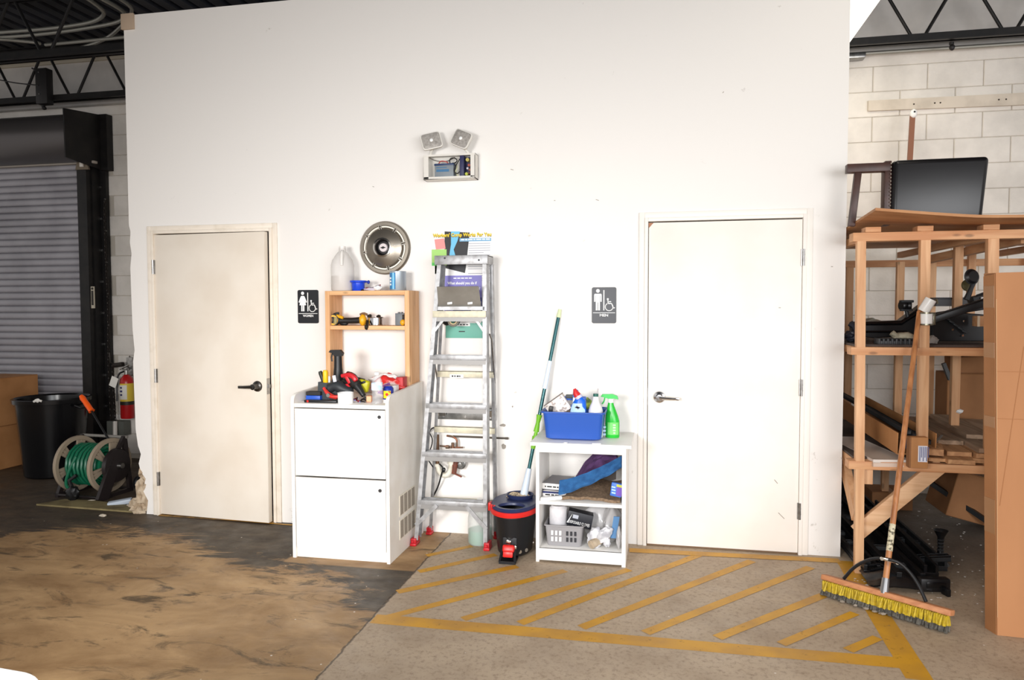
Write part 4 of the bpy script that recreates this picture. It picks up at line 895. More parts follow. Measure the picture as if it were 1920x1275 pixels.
# jug with green cleaner behind the ladder foot
def jug_prof(R_, h): return [(0, 0), (R_*.9, 0), (R_, .012), (R_, h*.60), (R_*.93, h*.70), (R_*.6, h*.84), (R_*.36, h*.90), (R_*.33, h*.97), (0, h*.97)]
CLR = M('cloudy_plastic', (228, 230, 228), .35, alpha=.42)
c = (-1.115, -.165, 0); JG = thing('jug', c, 'cloudy jug of green cleaner on the floor behind the ladder', 'jug')
g = G(); g.lathe(jug_prof(.078, .27), c, seg=28); obj('jug_body', g, CLR, JG)
g = G(); g.lathe([(0, .004), (.07, .004), (.074, .015), (.074, .09), (0, .09)], c, seg=28); obj('green_liquid', g, M('green_liquid', (66, 158, 124), .3), JG)
g = G(); g.cyl((c[0], c[1], .262), (c[0], c[1], .285), .02, seg=14); g.tube([(c[0]+.02, c[1]-.02, .24), (c[0]+.055, c[1]-.03, .235), (c[0]+.06, c[1]-.04, .18), (c[0]+.07, c[1]-.035, .13)], .009, 8, smooth=1); obj('cap', g, PRN, JG)
# ================================================================== MOP BUCKET AND MOP
bc = Vector((-.866, -.265, 0)); MB = thing('mop_bucket', bc, 'black mop bucket with navy spin lid and red foot pedal', 'bucket')
BB = M('bucket_black', (20, 21, 24), .4); NAVY = M('navy_plastic', (38, 46, 82), .35); REDP = M('red_plastic', (206, 36, 30), .35)
g = G(); g.lathe([(0, .008), (.095, .008), (.105, .02), (.128, .25), (.142, .256), (.142, .275), (.125, .275), (.1, .03), (0, .03)], bc, seg=40, sy=1.5); obj('bucket_body', g, BB, MB)
g = G(); g.lathe([(.138, .262), (.15, .264), (.152, .278), (.146, .292), (.136, .292), (.136, .262)], bc, seg=40, sy=1.47)
for dx in (-.12, -.10): g.obox(bc+V(dx, -.125+(.12+dx)*-.8, .30), (.009, .012, .035), rot(0, 0, 40), .002)
g.obox(bc+V(-.155, -.01, .275), (.02, .05, .05), None, .004); obj('red_handle_ring', g, REDP, MB)
g = G(); n = 40                                                 # lid: oval plate with two openings
lid = []
LC = bc+V(0, .0, .30)
def ell(cx, cy, a, b_, z, k=n): return [g.b.verts.new(LC+V(cx+a*math.cos(2*PI*i/k), cy+b_*math.sin(2*PI*i/k), z)) for i in range(k)]
o0, o1, o2 = ell(0, 0, .138, .207, -.018), ell(0, 0, .146, .217, 0), ell(0, 0, .138, .207, .014)
i2, i1, i0 = ell(-.0, -.105, .083, .068, .010), ell(0, -.105, .078, .063, 0), ell(0, -.105, .078, .063, -.006)
for p, q in ((o0, o1), (o1, o2), (o2, i2), (i2, i1), (i1, i0)):
    for i in range(n): g.b.faces.new((p[i], p[(i+1) % n], q[(i+1) % n], q[i]))
bmesh.ops.recalc_face_normals(g.b, faces=g.b.faces[:])
g.lathe([(.062, .0), (.07, .012), (.075, .03), (.07, .032), (.062, .014), (0, .01)], LC+V(.015, .085, .005), seg=32, sx=1.15, sy=1.0)
obj('spin_lid', g, NAVY, MB)
g = G(); g.lathe([(0, .24), (.07, .24), (.07, .27), (0, .27)], bc+V(0, -.105, -.02), seg=24); obj('dark_basket', g, BLACK, MB)
g = G(); g.box(bc.x-.043, bc.x+.043, bc.y-.172, bc.y-.12, .055, .135, .006); obj('pedal_recess', g, INK, MB)
g = G(); g.obox(bc+V(0, -.195, .075), (.072, .055, .045), rot(-22, 0, 0), .012, 3); g.obox(bc+V(0, -.222, .05), (.06, .02, .035), rot(-10, 0, 0), .006); obj('foot_pedal', g, REDP, MB)
g = G(); g.obox(bc+V(-.005, -.178, .112), (.03, .02, .022), rot(0, 15, 0), .004); g.obox(bc+V(.04, -.185, .085), (.012, .03, .02), None, .003); obj('pedal_mechanism', g, HB2, MB)
g = G(); g.prism([bc+V(-.05, -.25, .0), bc+V(.05, -.25, .0), bc+V(.045, -.13, .0), bc+V(-.045, -.13, .0)], (0, 0, .012))
for s in (-1, 1): g.bar(bc+V(s*.045, -.245, .01), bc+V(s*.038, -.20, .07), .012, .012)
g.bar(bc+V(-.045, -.245, .012), bc+V(.045, -.245, .012), .012, .012); obj('pedal_bracket', g, BB, MB)
g = G()
for a in (-60, -38, 20): 
    r_ = math.radians(a); g.disc(bc+V(.104*math.cos(r_), .15*math.sin(r_), .04), .012, .008, 10, (math.cos(r_), math.sin(r_), 0))
obj('caster_bolt', g, HB2, MB)
ma, mb = Vector((-.826, -.19, .325)), Vector((-.622, -.012, 1.493)); MP = thing('spin_mop', ma, 'green and teal mop with pale handle leaning from the bucket against the wall', 'mop')
md = mb-ma
def seg_(name, t0, t1, r, mat, r1=None): g = G(); g.cyl(ma+md*t0, ma+md*t1, r, r if r1 is None else r1, 16); return obj(name, g, mat, MP)
PB_ = M('pale_blue_plastic2', (214, 226, 240), .35); TEAL = M('teal_tube', (38, 88, 92), .25, .3); LG = M('lime_plastic', (124, 196, 40), .4)
seg_('lower_sleeve', .0, .145, .026, PB_, .017); seg_('teal_tube', .145, .285, .0115, TEAL); seg_('clip', .25, .315, .014, LG, .019); seg_('lock_nut', .385, .43, .012, LG, .019); seg_('collar', .315, .34, .013, LG, .010)
seg_('lock_nut', .34, .385, .0185, LG, .013); seg_('middle_tube', .43, .57, .0115, TEAL); seg_('grip_sleeve', .57, .72, .0165, PB_, .0135); seg_('upper_tube', .72, .955, .0115, TEAL); seg_('end_cap', .955, 1.0, .014, M('pale_lime', (214, 226, 180), .4), .010)
g = G(); rs = random.Random(8)
for i in range(120):
    a = rs.uniform(0, 2*PI); r0, r1 = rs.uniform(0, .03), rs.uniform(.035, .085); c = ma+V(-.035, .0, -.02)
    p = [c+V(r0*math.cos(a), r0*math.sin(a)*.7, .022+rs.uniform(-.01, .012)), c+V(.6*r1*math.cos(a+.3), .6*r1*math.sin(a+.3)*.6, .028+rs.uniform(-.015, .012)), c+V(r1*math.cos(a+.5), r1*math.sin(a+.5)*.6, .004+rs.uniform(-.01, .012))]
    g.tube(p, .004, 5, smooth=1)
obj('mop_strands', g, M('mop_strand', (190, 172, 146), .9, 0, (150, 132, 108), 60), MP, kind='stuff')
# ================================================================== WHITE CABINET WITH WOODEN HUTCH
LAM = M('white_laminate_cab', (244, 240, 234), .38, 0, (238, 233, 225), 4); LAMS = M('laminate_side', (246, 242, 235), .45, 0, (238, 232, 222), 5)
CB = thing('cabinet', (-1.85, -.34, 0), 'white two-door cabinet with vent grilles on its side, left of the ladder', 'cabinet')
for nm, x0, x1 in (('side_panel', -2.160, -2.140), ('side_panel', -1.560, -1.540)):
    g = G(); prof = [(-.645, 0), (-.645, .945), (-.638, .968), (-.62, .985), (-.59, .992), (-.03, 1.018), (-.03, 0)]
    g.prism([(x0, p[0], p[1]) for p in prof], (x1-x0, 0, 0)); obj(nm, g, LAMS, CB)
g = G(); g.box(-2.140, -1.560, -.64, -.03, .912, .936, .002); obj('top_panel', g, LAM, CB)
g = G(); g.box(-2.140, -1.560, -.045, -.03, .0, 1.0); g.box(-2.14, -1.56, -.6, -.05, .06, .075); obj('back_panel', g, LAM, CB)
g = G(); g.box(-2.140, -1.560, -.625, -.605, .0, .062, .002); obj('plinth', g, LAM, CB)
for z0, z1, lz in ((.066, .492, .434), (.502, .906, .868)):
    g = G(); g.box(-2.136, -1.564, -.644, -.624, z0, z1, .0025); dr = obj('door', g, LAM, CB)
    g = G(); g.disc((-1.598, -.644, lz), .0105, .004, 20); obj('lock', g, M('lock_grey', (70, 70, 72), .3, .5), dr)
    g = G(); g.disc((-1.598, -.648, lz), .005, .001, 12); 
    g.b.free()
for z0, z1 in ((.243, .358), (.10, .208)):
    g = G(); g.box(-1.540, -1.536, -.487, -.205, z0-.008, z1+.008, .001, 1); vg = obj('vent_grille', g, M('grille_cream', (238, 230, 214), .5), CB)
    for k in range(4):
        y0 = -.475+k*.068; g = G()
        for j in range(6): g.box(-1.5362, -1.535, y0+j*.0092, y0+j*.0092+.005, z0, z1)
        obj('slot_group', g, M('grille_shadow', (140, 130, 118), .8), vg, smooth=0)
PX_, PY_, PZ_ = wood('pine_x', 'x', (232, 184, 134), (206, 150, 98)), wood('pine_y', 'y', (232, 184, 134), (206, 150, 98)), wood('pine_z', 'z', (230, 182, 134), (204, 150, 100))
HU = thing('wooden_shelf', (-1.85, -.115, .936), 'open pine shelf unit standing on the back of the white cabinet', 'shelf')
for x0, x1 in ((-2.1385, -2.107), (-1.593, -1.5615)):
    g = G(); g.box(x0, x1, -.215, -.02, .937, 1.616, .002); obj('side_board', g, PZ_, HU)
g = G(); g.box(-2.107, -1.593, -.215, -.02, 1.588, 1.616, .002); obj('top_board', g, PX_, HU)
g = G(); g.box(-2.107, -1.593, -.212, -.02, 1.364, 1.390, .002); obj('shelf_board', g, PX_, HU)
g = G(); g.box(-1.5445, -1.5435, -.20, -.03, .95, 1.6); g.b.free()
T0 = 1.616
# jug on the hutch
c = (-2.058, -.115, T0); JG = thing('jug', c, 'translucent half-full plastic jug on top of the pine shelf', 'jug')
g = G(); g.lathe([(0, 0), (.068, 0), (.076, .012), (.076, .17), (.066, .205), (.04, .245), (.024, .262), (.022, .285), (0, .285)], c, seg=32); obj('jug_body', g, M('milky_plastic', (236, 232, 228), .4, alpha=.5), JG)
g = G(); g.lathe([(0, .004), (.07, .004), (.0735, .014), (.0735, .10), (0, .10)], c, seg=32); obj('liquid', g, M('cloudy_liquid', (196, 186, 178), .3), JG)
g = G(); g.tube([(c[0]+.012, c[1]-.02, c[2]+.262), (c[0]+.022, c[1]-.055, c[2]+.26), (c[0]+.026, c[1]-.07, c[2]+.21), (c[0]+.028, c[1]-.074, c[2]+.165)], .009, 8, smooth=2); g.cyl((c[0], c[1], c[2]+.272), (c[0], c[1], c[2]+.296), .021, seg=14); obj('grip', g, M('milky_plastic2', (232, 228, 222), .4), JG)
c = Vector((-1.942, -.13, T0)); BC_ = thing('lamp_cap', c, 'blue flanged plastic cap beside the jug on the pine shelf', 'cap')
BLU = M('royal_blue', (28, 70, 206), .25)
g = G(); g.lathe([(0, 0), (.036, 0), (.040, .006), (.043, .052), (.052, .056), (.054, .068), (0, .070)], c, seg=28); obj('cap_body', g, BLU, BC_)
g = G()
for a in (-1, 1): g.obox(c+V(a*.06, 0, .060), (.034, .022, .010), rot(0, a*8, 0), .004); g.blob(c+V(a*.074, -.005, .058), (.010, .012, .012), .1, sub=2)
obj('flange_tab', g, M('deep_blue', (22, 50, 160), .3), BC_)
c = Vector((-1.835, -.13, T0)); g = G()
g.sheet(lambda u, v: c+V(-.07+.12*u, .02*math.sin(v*PI)-.02, .004+.035*math.sin(v*PI)*(.3+u*.7)+.004*math.sin(u*9)), 14, 8, .003)
RG = thing('crumpled_tube', c, 'crumpled white and pink tube lying on top of the pine shelf', 'tube'); obj('wrapper', g, M('pinkish_wrap', (226, 214, 222), .5, 0, (186, 96, 96), 40, .52, .62), RG)
g = G(); g.blob(c+V(.035, -.015, .018), (.03, .02, .017), .25, sub=2, seed=2); obj('white_end', g, PRN, RG); g = G(); g.blob(c+V(-.07, -.02, .006), (.012, .01, .006), .1, sub=2); obj('dark_tip', g, BLACK, RG)
c = Vector((-1.668, -.125, T0)); TN = thing('tin_can', c, 'blue and silver tin can at the right end of the pine shelf top', 'can')
g = G(); g.lathe([(0, 0), (.051, 0), (.053, .003), (.053, .122), (.054, .126), (.048, .126), (.048, .12), (0, .12)], c, seg=36); obj('can_body', g, M('can_grey', (172, 182, 190), .35, .5), TN)
g = G(); g.sheet(lambda u, v: c+V(-.0536*math.cos(.05+u*1.55), -.0536*math.sin(.05+u*1.55), .010+.105*v), 12, 2, .0008); lb = obj('label', g, M('label_blue', (24, 80, 156), .3, 0, (60, 140, 190), 9), TN)
g = G(); g.sheet(lambda u, v: c+V(-.0542*math.cos(1.2+u*.25), -.0542*math.sin(1.2+u*.25), .010+.105*v), 4, 2, .0006); obj('label_band', g, M('label_sky', (140, 206, 240), .3), TN)
g = G()
for k in range(3): g.obox(c+V(-.035, -.0425, .04+k*.02), (.016, .002, .012), rot(0, 0, -38), 0)
obj('label_print', g, PRN, lb)
# shelf of the hutch
S0 = 1.390; YLW = M('tool_yellow', (232, 170, 30), .4); TBLK = M('tool_black', (30, 28, 26), .5)
c = Vector((-2.03, -.15, S0)); AG = thing('angle_grinder', c, 'yellow and black power tool lying on the middle pine shelf', 'power tool')
def pq(px, py, y): return aty(px, py, y)
g = G(); g.tube([pq(618, 600, -.15), pq(632, 601, -.15), pq(650, 601, -.15), pq(668, 600, -.15)], [.030, .020, .019, .021], 14); g.blob(pq(636, 607, -.15), (.03, .02, .014), .1, sub=2); obj('tool_body', g, TBLK, AG)
g = G(); g.lathe([(.012, -.022), (.038, -.018), (.038, .018), (.012, .022)], pq(617, 600, -.165), (.1, -1, 0), 24); hd = obj('gear_head', g, TBLK, AG)
g = G(); g.lathe([(.022, .019), (.033, .019), (.033, .022), (.022, .022), (.022, .019)], pq(617, 600, -.165), (.1, -1, 0), 24); g.tube([pq(622, 592, -.17), pq(634, 596, -.17)], .010, 8); obj('yellow_trim', g, YLW, AG)
g = G(); g.obox(pq(619.5, 601, -.19), (.022, .006, .045), rot(0, 6, 0), .004); obj('badge', g, M('badge_khaki', (150, 138, 90), .5), AG)
g = G(); g.blob(pq(671, 600, -.15), (.024, .028, .038), .08, sub=3); obj('battery_end', g, YLW, AG)
g = G(); g.tube([pq(666, 590, -.14), pq(672, 587, -.14), pq(679, 590, -.14)], .008, 8, smooth=1); obj('trigger_hook', g, M('brown_hook', (120, 92, 66), .5), AG)
g = G(); g.tube([pq(606, 598, -.16), pq(616, 592, -.16), pq(624, 590, -.16)], [.008, .011, .014], 8); g.obox(pq(622, 588, -.16), (.03, .03, .014), rot(0, -20, 0), .003); obj('guard', g, TBLK, AG); AG.location.x += .035
c = Vector((-1.823, -.13, S0)); PT = thing('metal_cup', c, 'small steel cup clamped with screws on the middle pine shelf', 'cup')
g = G(); g.lathe([(0, 0), (.044, 0), (.047, .004), (.048, .05), (.053, .054), (.046, .056), (.043, .006), (0, .006)], c, seg=32); obj('cup_body', g, CHROME, PT)
g = G(); g.blob(c+V(-.03, -.03, .062), (.016, .014, .012), .4, sub=2); g.blob(c+V(.028, -.02, .06), (.016, .014, .010), .4, sub=2, seed=4); g.tube([c+V(-.045, -.03, .056), c+V(0, -.04, .052), c+V(.055, -.02, .052)], .004, 6); g.blob(c+V(-.028, -.085, -.008), (.014, .012, .018), .4, sub=2); g.tube([c+V(-.04, -.045, .03), c+V(-.03, -.08, -.004)], .01, 6); obj('clamp_hardware', g, M('dark_metal', (66, 62, 58), .4, .8), PT)
c = Vector((-1.65, -.12, S0)); BT = thing('battery_pack', c, 'grey battery pack with an orange-yellow tab at the right end of the middle pine shelf', 'battery')
g = G(); g.box(c.x-.032, c.x+.018, c.y-.03, c.y+.03, S0, S0+.078, .005); g.box(c.x-.032, c.x+.03, c.y-.028, c.y+.028, S0+.07, S0+.080, .003); g.box(c.x-.02, c.x-.01, c.y-.01, c.y+.01, S0+.08, S0+.088); g.box(c.x+.0, c.x+.01, c.y-.01, c.y+.01, S0+.08, S0+.088); obj('pack_body', g, M('tool_grey', (110, 116, 120), .5), BT)
g = G(); g.blob(c+V(.022, -.035, .02), (.018, .012, .02), .05, sub=2); obj('latch_tab', g, YLW, BT)
# ------------------------------------------------------------------ clutter on the cabinet
C0 = .936
def on(px, y): return V(aty(px, 740, y).x, y, C0)
c = on(590, -.50); OB = thing('sanding_block', c, 'blue and black rectangular block at the left end of the cabinet top', 'block')
g = G(); g.box(c.x-.045, c.x+.05, c.y-.03, c.y+.03, C0, C0+.034, .004); obj('blue_base', g, M('cobalt', (34, 84, 186), .4), OB)
g = G(); g.box(c.x-.045, c.x+.05, c.y-.028, c.y+.028, C0+.035, C0+.058, .004); obj('black_pad', g, M('pad_black', (44, 42, 42), .8), OB)
c = on(605, -.585); g = G(); FL_ = thing('flat_file', c, 'long black flat tool lying along the cabinet front edge', 'tool')
g.box(c.x-.115, c.x+.095, c.y-.016, c.y+.016, C0, C0+.016, .004); g.tube([(c.x+.06, c.y, C0+.012), (c.x+.115, c.y, C0+.012)], .011, 8); obj('tool_body', g, BLACK, FL_)
g = G(); g.disc((c.x-.09, c.y-.016, C0+.009), .007, .002, 10); obj('red_mark', g, REDP, FL_)
c = on(648, -.575); CP = thing('paper_cup', c, 'short round white cup on the cabinet front edge', 'cup')
g = G(); g.lathe([(0, 0), (.044, 0), (.045, .003), (.047, .06), (.049, .064), (.044, .064), (.042, .012), (0, .012)], c, seg=32); obj('cup_body', g, PRN, CP)
# tool caddy tub with screwdrivers
c = on(612, -.47); TB_ = thing('tool_pouch', c, 'dark grey tool tub with screwdrivers standing in it', 'tool pouch')
g = G(); g.prism([(c.x-.045, c.y-.03, C0), (c.x+.12, c.y-.03, C0), (c.x+.13, c.y-.03, C0+.10), (c.x-.04, c.y-.03, C0+.115)], (0, .09, 0)); obj('tub', g, M('slate_plastic', (50, 56, 60), .5), TB_)
def screwdriver(p0, p1, mat, label, r=.013):
    T = thing('screwdriver', p0, label, 'screwdriver'); d = (p1-p0)
    g = G(); g.tube([p0+d*.35, p0+d*.45, p0+d*.9, p1], [r*.7, r, r*1.05, r*.8], 10); obj('handle', g, mat, T)
    g = G(); g.cyl(p0, p0+d*.36, .004, seg=6); obj('blade', g, STEEL, T)
screwdriver(pq(614, 735, -.47), pq(600, 696, -.47), M('green_black', (38, 42, 34), .5), 'black-handled screwdriver leaning left out of the tool tub')
screwdriver(pq(611, 735, -.48), pq(610, 694, -.48), M('bright_yellow', (250, 190, 20), .4), 'yellow-handled screwdriver upright in the tool tub', .016)
screwdriver(pq(616, 735, -.46), pq(616, 705, -.46), PRN, 'white-handled tool beside the yellow screwdriver')
c = on(632, -.40); SP = thing('spray_trigger_bottle', c, 'black trigger sprayer bottle standing behind the drills on the cabinet', 'spray bottle')
g = G(); g.lathe([(0, 0), (.05, 0), (.055, .02), (.05, .10), (.032, .14), (.026, .20), (.024, .27), (0, .27)], c+V(.01, 0, 0), seg=20); obj('bottle_body', g, BLACK, SP)
g = G(); p = c+V(.008, 0, .275); g.prism([p+V(-.055, -.014, .018), p+V(-.045, -.014, .032), p+V(.02, -.014, .034), p+V(.038, -.014, .012), p+V(.03, -.014, -.006), p+V(-.02, -.014, -.006), p+V(-.03, -.014, .012)], (0, .028, 0)); g.tube([p+V(-.035, 0, .012), p+V(-.042, 0, -.015), p+V(-.038, 0, -.04)], .005, 6); obj('trigger_head', g, BLACK, SP)
# cordless drill lying, chuck pointing down right
RDR = M('drill_red', (200, 36, 44), .4); GUN = M('gunmetal', (58, 58, 58), .35, .6)
c = on(655, -.46); DR = thing('cordless_drill', c, 'red and black cordless drill lying with its chuck pointing down right', 'drill')
g = G(); g.tube([pq(650, 706, -.46), pq(658, 708, -.46), pq(664, 716, -.47), pq(670, 724, -.48)], [.034, .036, .034, .026], 14, smooth=1); g.tube([pq(655, 714, -.46), pq(640, 722, -.45), pq(626, 730, -.44)], [.026, .022, .026], 10, smooth=1); obj('drill_body', g, TBLK, DR)
g = G(); g.tube([pq(670, 724, -.48), pq(676, 732, -.49), pq(682, 742, -.50)], [.025, .02, .014], 14); g.cyl(pq(682, 742, -.5), pq(687, 749, -.505), .006, seg=8); obj('chuck', g, GUN, DR)
g = G(); g.tube([pq(641, 705, -.49), pq(652, 702, -.495), pq(663, 706, -.50), pq(668, 714, -.505)], [.012, .016, .016, .012], 8, smooth=1); g.tube([pq(645, 727, -.49), pq(650, 720, -.50), pq(655, 726, -.5)], .008, 8, smooth=1); g.obox(pq(652, 712, -.5), (.02, .006, .05), rot(0, -30, 0), .004); obj('red_shell', g, RDR, DR)
g = G(); g.tube([pq(669, 708, -.44), pq(676, 710, -.44), pq(684, 712, -.44)], .006, 6); g.box(c.x-.10, c.x-.02, -.47, -.40, C0, C0+.045, .006); obj('battery', g, TBLK, DR)
c = on(627, -.51); g = G(); IM = thing('impact_driver', c, 'black and dark tool lying in front of the drill with a white tag', 'power tool')
g.tube([pq(618, 728, -.50), pq(630, 722, -.50), pq(645, 730, -.5), pq(660, 736, -.5)], [.03, .036, .030, .022], 12, smooth=1); g.box(c.x-.02, c.x+.08, -.54, -.47, C0, C0+.03, .006); obj('tool_body', g, M('tool_dark', (42, 46, 50), .5), IM)
g = G(); g.obox(pq(627, 710, -.53), (.022, .004, .04), rot(0, -10, 0), .002); obj('white_tag', g, M('lilac_white', (216, 216, 232), .5), IM)
g = G(); a, b_, d_ = pq(607, 727, -.535), pq(616, 739, -.545), pq(632, 747, -.55); PL_ = thing('pliers', V(b_.x, b_.y, C0), 'red-handled pliers lying between the blue block and the white cup', 'pliers')
g.tube([a, (a+b_)/2+V(-.003, 0, 0), b_, d_], [.009, .012, .012, .008], 8, smooth=1); g.tube([b_, pq(620, 744, -.56), pq(636, 744, -.56)], [.012, .011, .008], 8, smooth=1); obj('handle', g, M('coral_red', (206, 52, 44), .4), PL_)
g = G(); c = pq(616, 741, -.56); g.disc(c, .012, .008, 12); obj('pivot', g, STEEL, PL_)
c = on(682, -.44); TM = thing('tape_measure', c, 'yellow-green tape measure tool behind the water bottle', 'tape measure')
g = G(); g.obox(pq(682, 723, -.44), (.075, .04, .075), rot(0, 14, 0), .014, 3); obj('case', g, M('olive_yellow', (190, 184, 24), .4), TM)
g = G(); g.obox(pq(681, 717, -.462), (.03, .004, .014), rot(0, -20, 0), .003); g.obox(pq(671, 712, -.44), (.05, .02, .010), rot(0, 20, 0), .002); obj('black_slot', g, BLACK, TM)
g = G(); rs = random.Random(5)
cols = [(60, 50, 50), (150, 40, 50), (90, 90, 140), (200, 180, 180), (36, 34, 36), (170, 160, 160)]
for i in range(16):
    p = on(rs.uniform(663, 690), rs.uniform(-.56, -.47)); a = rs.uniform(0, PI); L = rs.uniform(.008, .02)
    g = G(); g.cyl(p+V(math.cos(a)*L, math.sin(a)*L, .006), p-V(math.cos(a)*L, math.sin(a)*L, -.006-rs.uniform(0, .02)), rs.uniform(.003, .006), seg=6)
    obj('drill_bit', g, M('bit_%d' % (i % 6), cols[i % 6], .35, .4), label='small loose drill bit or screw scattered on the cabinet between cup and water bottle', cat='drill bit', group='loose bits on the cabinet top')
c = on(707, -.565); WBt = thing('water_bottle', c, 'clear plastic water bottle with a pale blue label near the cabinet corner', 'bottle')
CLEAR = M('clear_plastic', (226, 230, 234), .06, alpha=.2, spec=1)
g = G(); g.lathe([(0, .004), (.028, 0), (.033, .006), (.031, .02), (.033, .03), (.030, .045), (.033, .055), (.031, .07), (.033, .10), (.033, .125), (.028, .145), (.013, .165), (.012, .18), (0, .18)], c, seg=24); obj('bottle_body', g, CLEAR, WBt)
g = G(); g.lathe([(.0338, .082), (.0338, .125)], c, seg=24); obj('label', g, M('pale_blue_label', (184, 216, 242), .4, 0, (240, 246, 250), 30, .45, .55), WBt)
g = G(); g.cyl(c+V(0, 0, .172), c+V(0, 0, .188), .0145, seg=14); obj('cap', g, PRN, WBt)
c = on(728, -.5); SC_ = thing('spray_can', c, 'blue and yellow spray can lying behind the water bottle', 'spray can')
g = G(); g.lathe([(0, 0), (.03, 0), (.032, .004), (.032, .085), (.022, .10), (0, .102)], c, seg=24); obj('can_body', g, M('can_blue', (26, 42, 140), .3), SC_)
g = G(); g.sheet(lambda u, v: c+V(-.0328*math.cos(.9+u*1.5), -.0328*math.sin(.9+u*1.5), .028+.045*v), 8, 2, .0008); obj('yellow_shield', g, M('shield_yellow', (246, 222, 30), .3), SC_)
g = G(); g.disc(c+V(.004, -.0335, .052), .009, .002, 12); g.tube([c+V(0, -.02, .07), c+V(.03, -.04, .066)], .003, 6); obj('nozzle', g, REDP, SC_)
g = G(); g.lathe([(.0327, .0), (.0327, .02)], c, seg=24); obj('white_band', g, PRN, SC_)
c = on(729, -.30); RB = thing('red_bag', c, 'crumpled red and clear wrapper bag at the back right of the cabinet', 'bag')
RW = M('red_wrapper', (206, 44, 40), .3, 0, (232, 214, 206), 7, .50, .56)
def bag(u, v):
    a = 2*PI*u; r = 1-.25*v**3
    return c+V(.125*r*math.copysign(abs(math.cos(a))**.6, math.cos(a)), .08*r*math.copysign(abs(math.sin(a))**.6, math.sin(a)), .135*v+.012*math.sin(a*3+2)*v)+Vector((noise.noise(V(u*7, v*5, 1)), noise.noise(V(u*7, v*5, 5)), noise.noise(V(u*7, v*5, 9))))*.022*v
g = G(); g.blob(c+V(-.02, 0, .062), (.105, .07, .072), .45, sub=4, seed=6); obj('wrapper', g, RW, RB, smooth=50)
g = G(); g.blob(c+V(-.03, .01, .105), (.085, .055, .045), .6, sub=3, seed=3); obj('clear_top', g, M('milky_film', (232, 222, 218), .25), RB)
g = G(); g.box(c.x+.06, c.x+.105, c.y-.03, c.y+.05, C0, C0+.135, .003); obj('red_carton', g, M('carton_red', (190, 32, 40), .5), RB)
g = G(); g.box(c.x+.03, c.x+.083, c.y-.10, c.y-.04, C0, C0+.09, .002); g.box(c.x+.02, c.x+.08, c.y-.095, c.y-.03, C0, C0+.06, .002); obj('white_carton', g, PAPER, RB)
g = G(); p = c+V(.02, -.083, .085); g.obox(p, (.05, .003, .028), rot(0, -25, 0), .002); g.obox(c+V(-.02, -.085, .045), (.04, .003, .02), rot(0, 10, 0), .002); obj('purple_print', g, M('purple_print', (140, 70, 150), .4), RB)
g = G(); p = on(693, -.50); g.obox(p+V(.0, 0, .02), (.03, .05, .036), rot(0, 0, 10), .003); obj('orange_block', g, M('salmon_orange', (246, 172, 130), .5), label='small pale orange block beside the water bottle', cat='block')
# ================================================================== WHITE SHELF UNIT
SU = thing('shelf_unit', (-.443, -.235, 0), 'small white open shelf unit between mop bucket and right door', 'shelf')
SW = M('white_shelf', (242, 240, 236), .4, 0, (232, 229, 224), 6)
for x0, x1 in ((-.708, -.688), (-.205, -.182)):
    g = G(); g.box(x0, x1, -.435, -.03, 0, .696, .0015); obj('side_panel', g, SW, SU)
g = G(); g.box(-.738, -.150, -.462, -.012, .697, .717, .002); obj('top_panel', g, SW, SU)
g = G(); g.box(-.688, -.205, -.433, -.415, .655, .696, .001); obj('top_rail', g, SW, SU)
g = G(); g.box(-.688, -.205, -.433, -.03, .345, .363, .001); obj('middle_shelf', g, SW, SU)
g = G(); g.box(-.688, -.205, -.43, -.03, .068, .082, .001); obj('bottom_shelf', g, SW, SU)
g = G(); g.box(-.688, -.205, -.433, -.418, .012, .082, .001); obj('kick_board', g, SW, SU)
U0, UM, UL = .717, .363, .082
# blue caddy
cx, cy = -.497, -.255; CA = thing('cleaning_caddy', (cx, cy, U0), 'blue plastic cleaning caddy full of bottles on top of the white shelf unit', 'caddy')
BLP = M('caddy_blue', (38, 84, 172), .35)
def rrect(w, d, z, r=.03, k=6):
    o = []
    for sx, sy, a0 in ((1, 1, 0), (-1, 1, 90), (-1, -1, 180), (1, -1, 270)):
        for i in range(k+1):
            a = math.radians(a0+90*i/k); o.append((cx+sx*(w/2-r)+r*math.cos(a), cy+sy*(d/2-r)+r*math.sin(a), z))
    return o
def loft(g, rings, cap0=True, cap1=True):
    vr = [[g.b.verts.new(p) for p in q] for q in rings]; n = len(vr[0])
    for p, q in zip(vr, vr[1:]):
        for i in range(n): g.b.faces.new((p[i], p[(i+1) % n], q[(i+1) % n], q[i]))
    if cap0: g.b.faces.new(vr[0][::-1])
    if cap1: g.b.faces.new(vr[-1])
    bmesh.ops.recalc_face_normals(g.b, faces=g.b.faces[:]); return g
g = loft(G(), [rrect(.305, .20, U0+.002, .045), rrect(.33, .225, U0+.012), rrect(.36, .25, U0+.16), rrect(.384, .272, U0+.163), rrect(.384, .272, U0+.172), rrect(.372, .26, U0+.172), rrect(.352, .24, U0+.16), rrect(.325, .215, U0+.02)]); obj('tub', g, BLP, CA)
g = G(); y = cy-.01
for dx in (-.07, .055): g.box(cx+dx-.014, cx+dx+.014, y-.008, y+.008, U0+.01, U0+.245, .005)
g.box(cx-.084, cx+.069, y-.010, y+.010, U0+.228, U0+.252, .006); g.box(cx-.17, cx+.17, y-.005, y+.005, U0+.01, U0+.15, .002); obj('carry_handle', g, BLP, CA)
g = G(); g.box(cx-.055, cx+.04, y-.012, y+.012, U0+.238, U0+.262, .004); obj('grip', g, M('dark_grip', (62, 66, 66), .5), CA)
def at_(px, py, y): return aty(px, py, y)
c = at_(1047, 762, -.28); BX = thing('sponge_box', V(c.x, c.y, U0+.02), 'tilted white printed box at the left of the blue caddy', 'box')
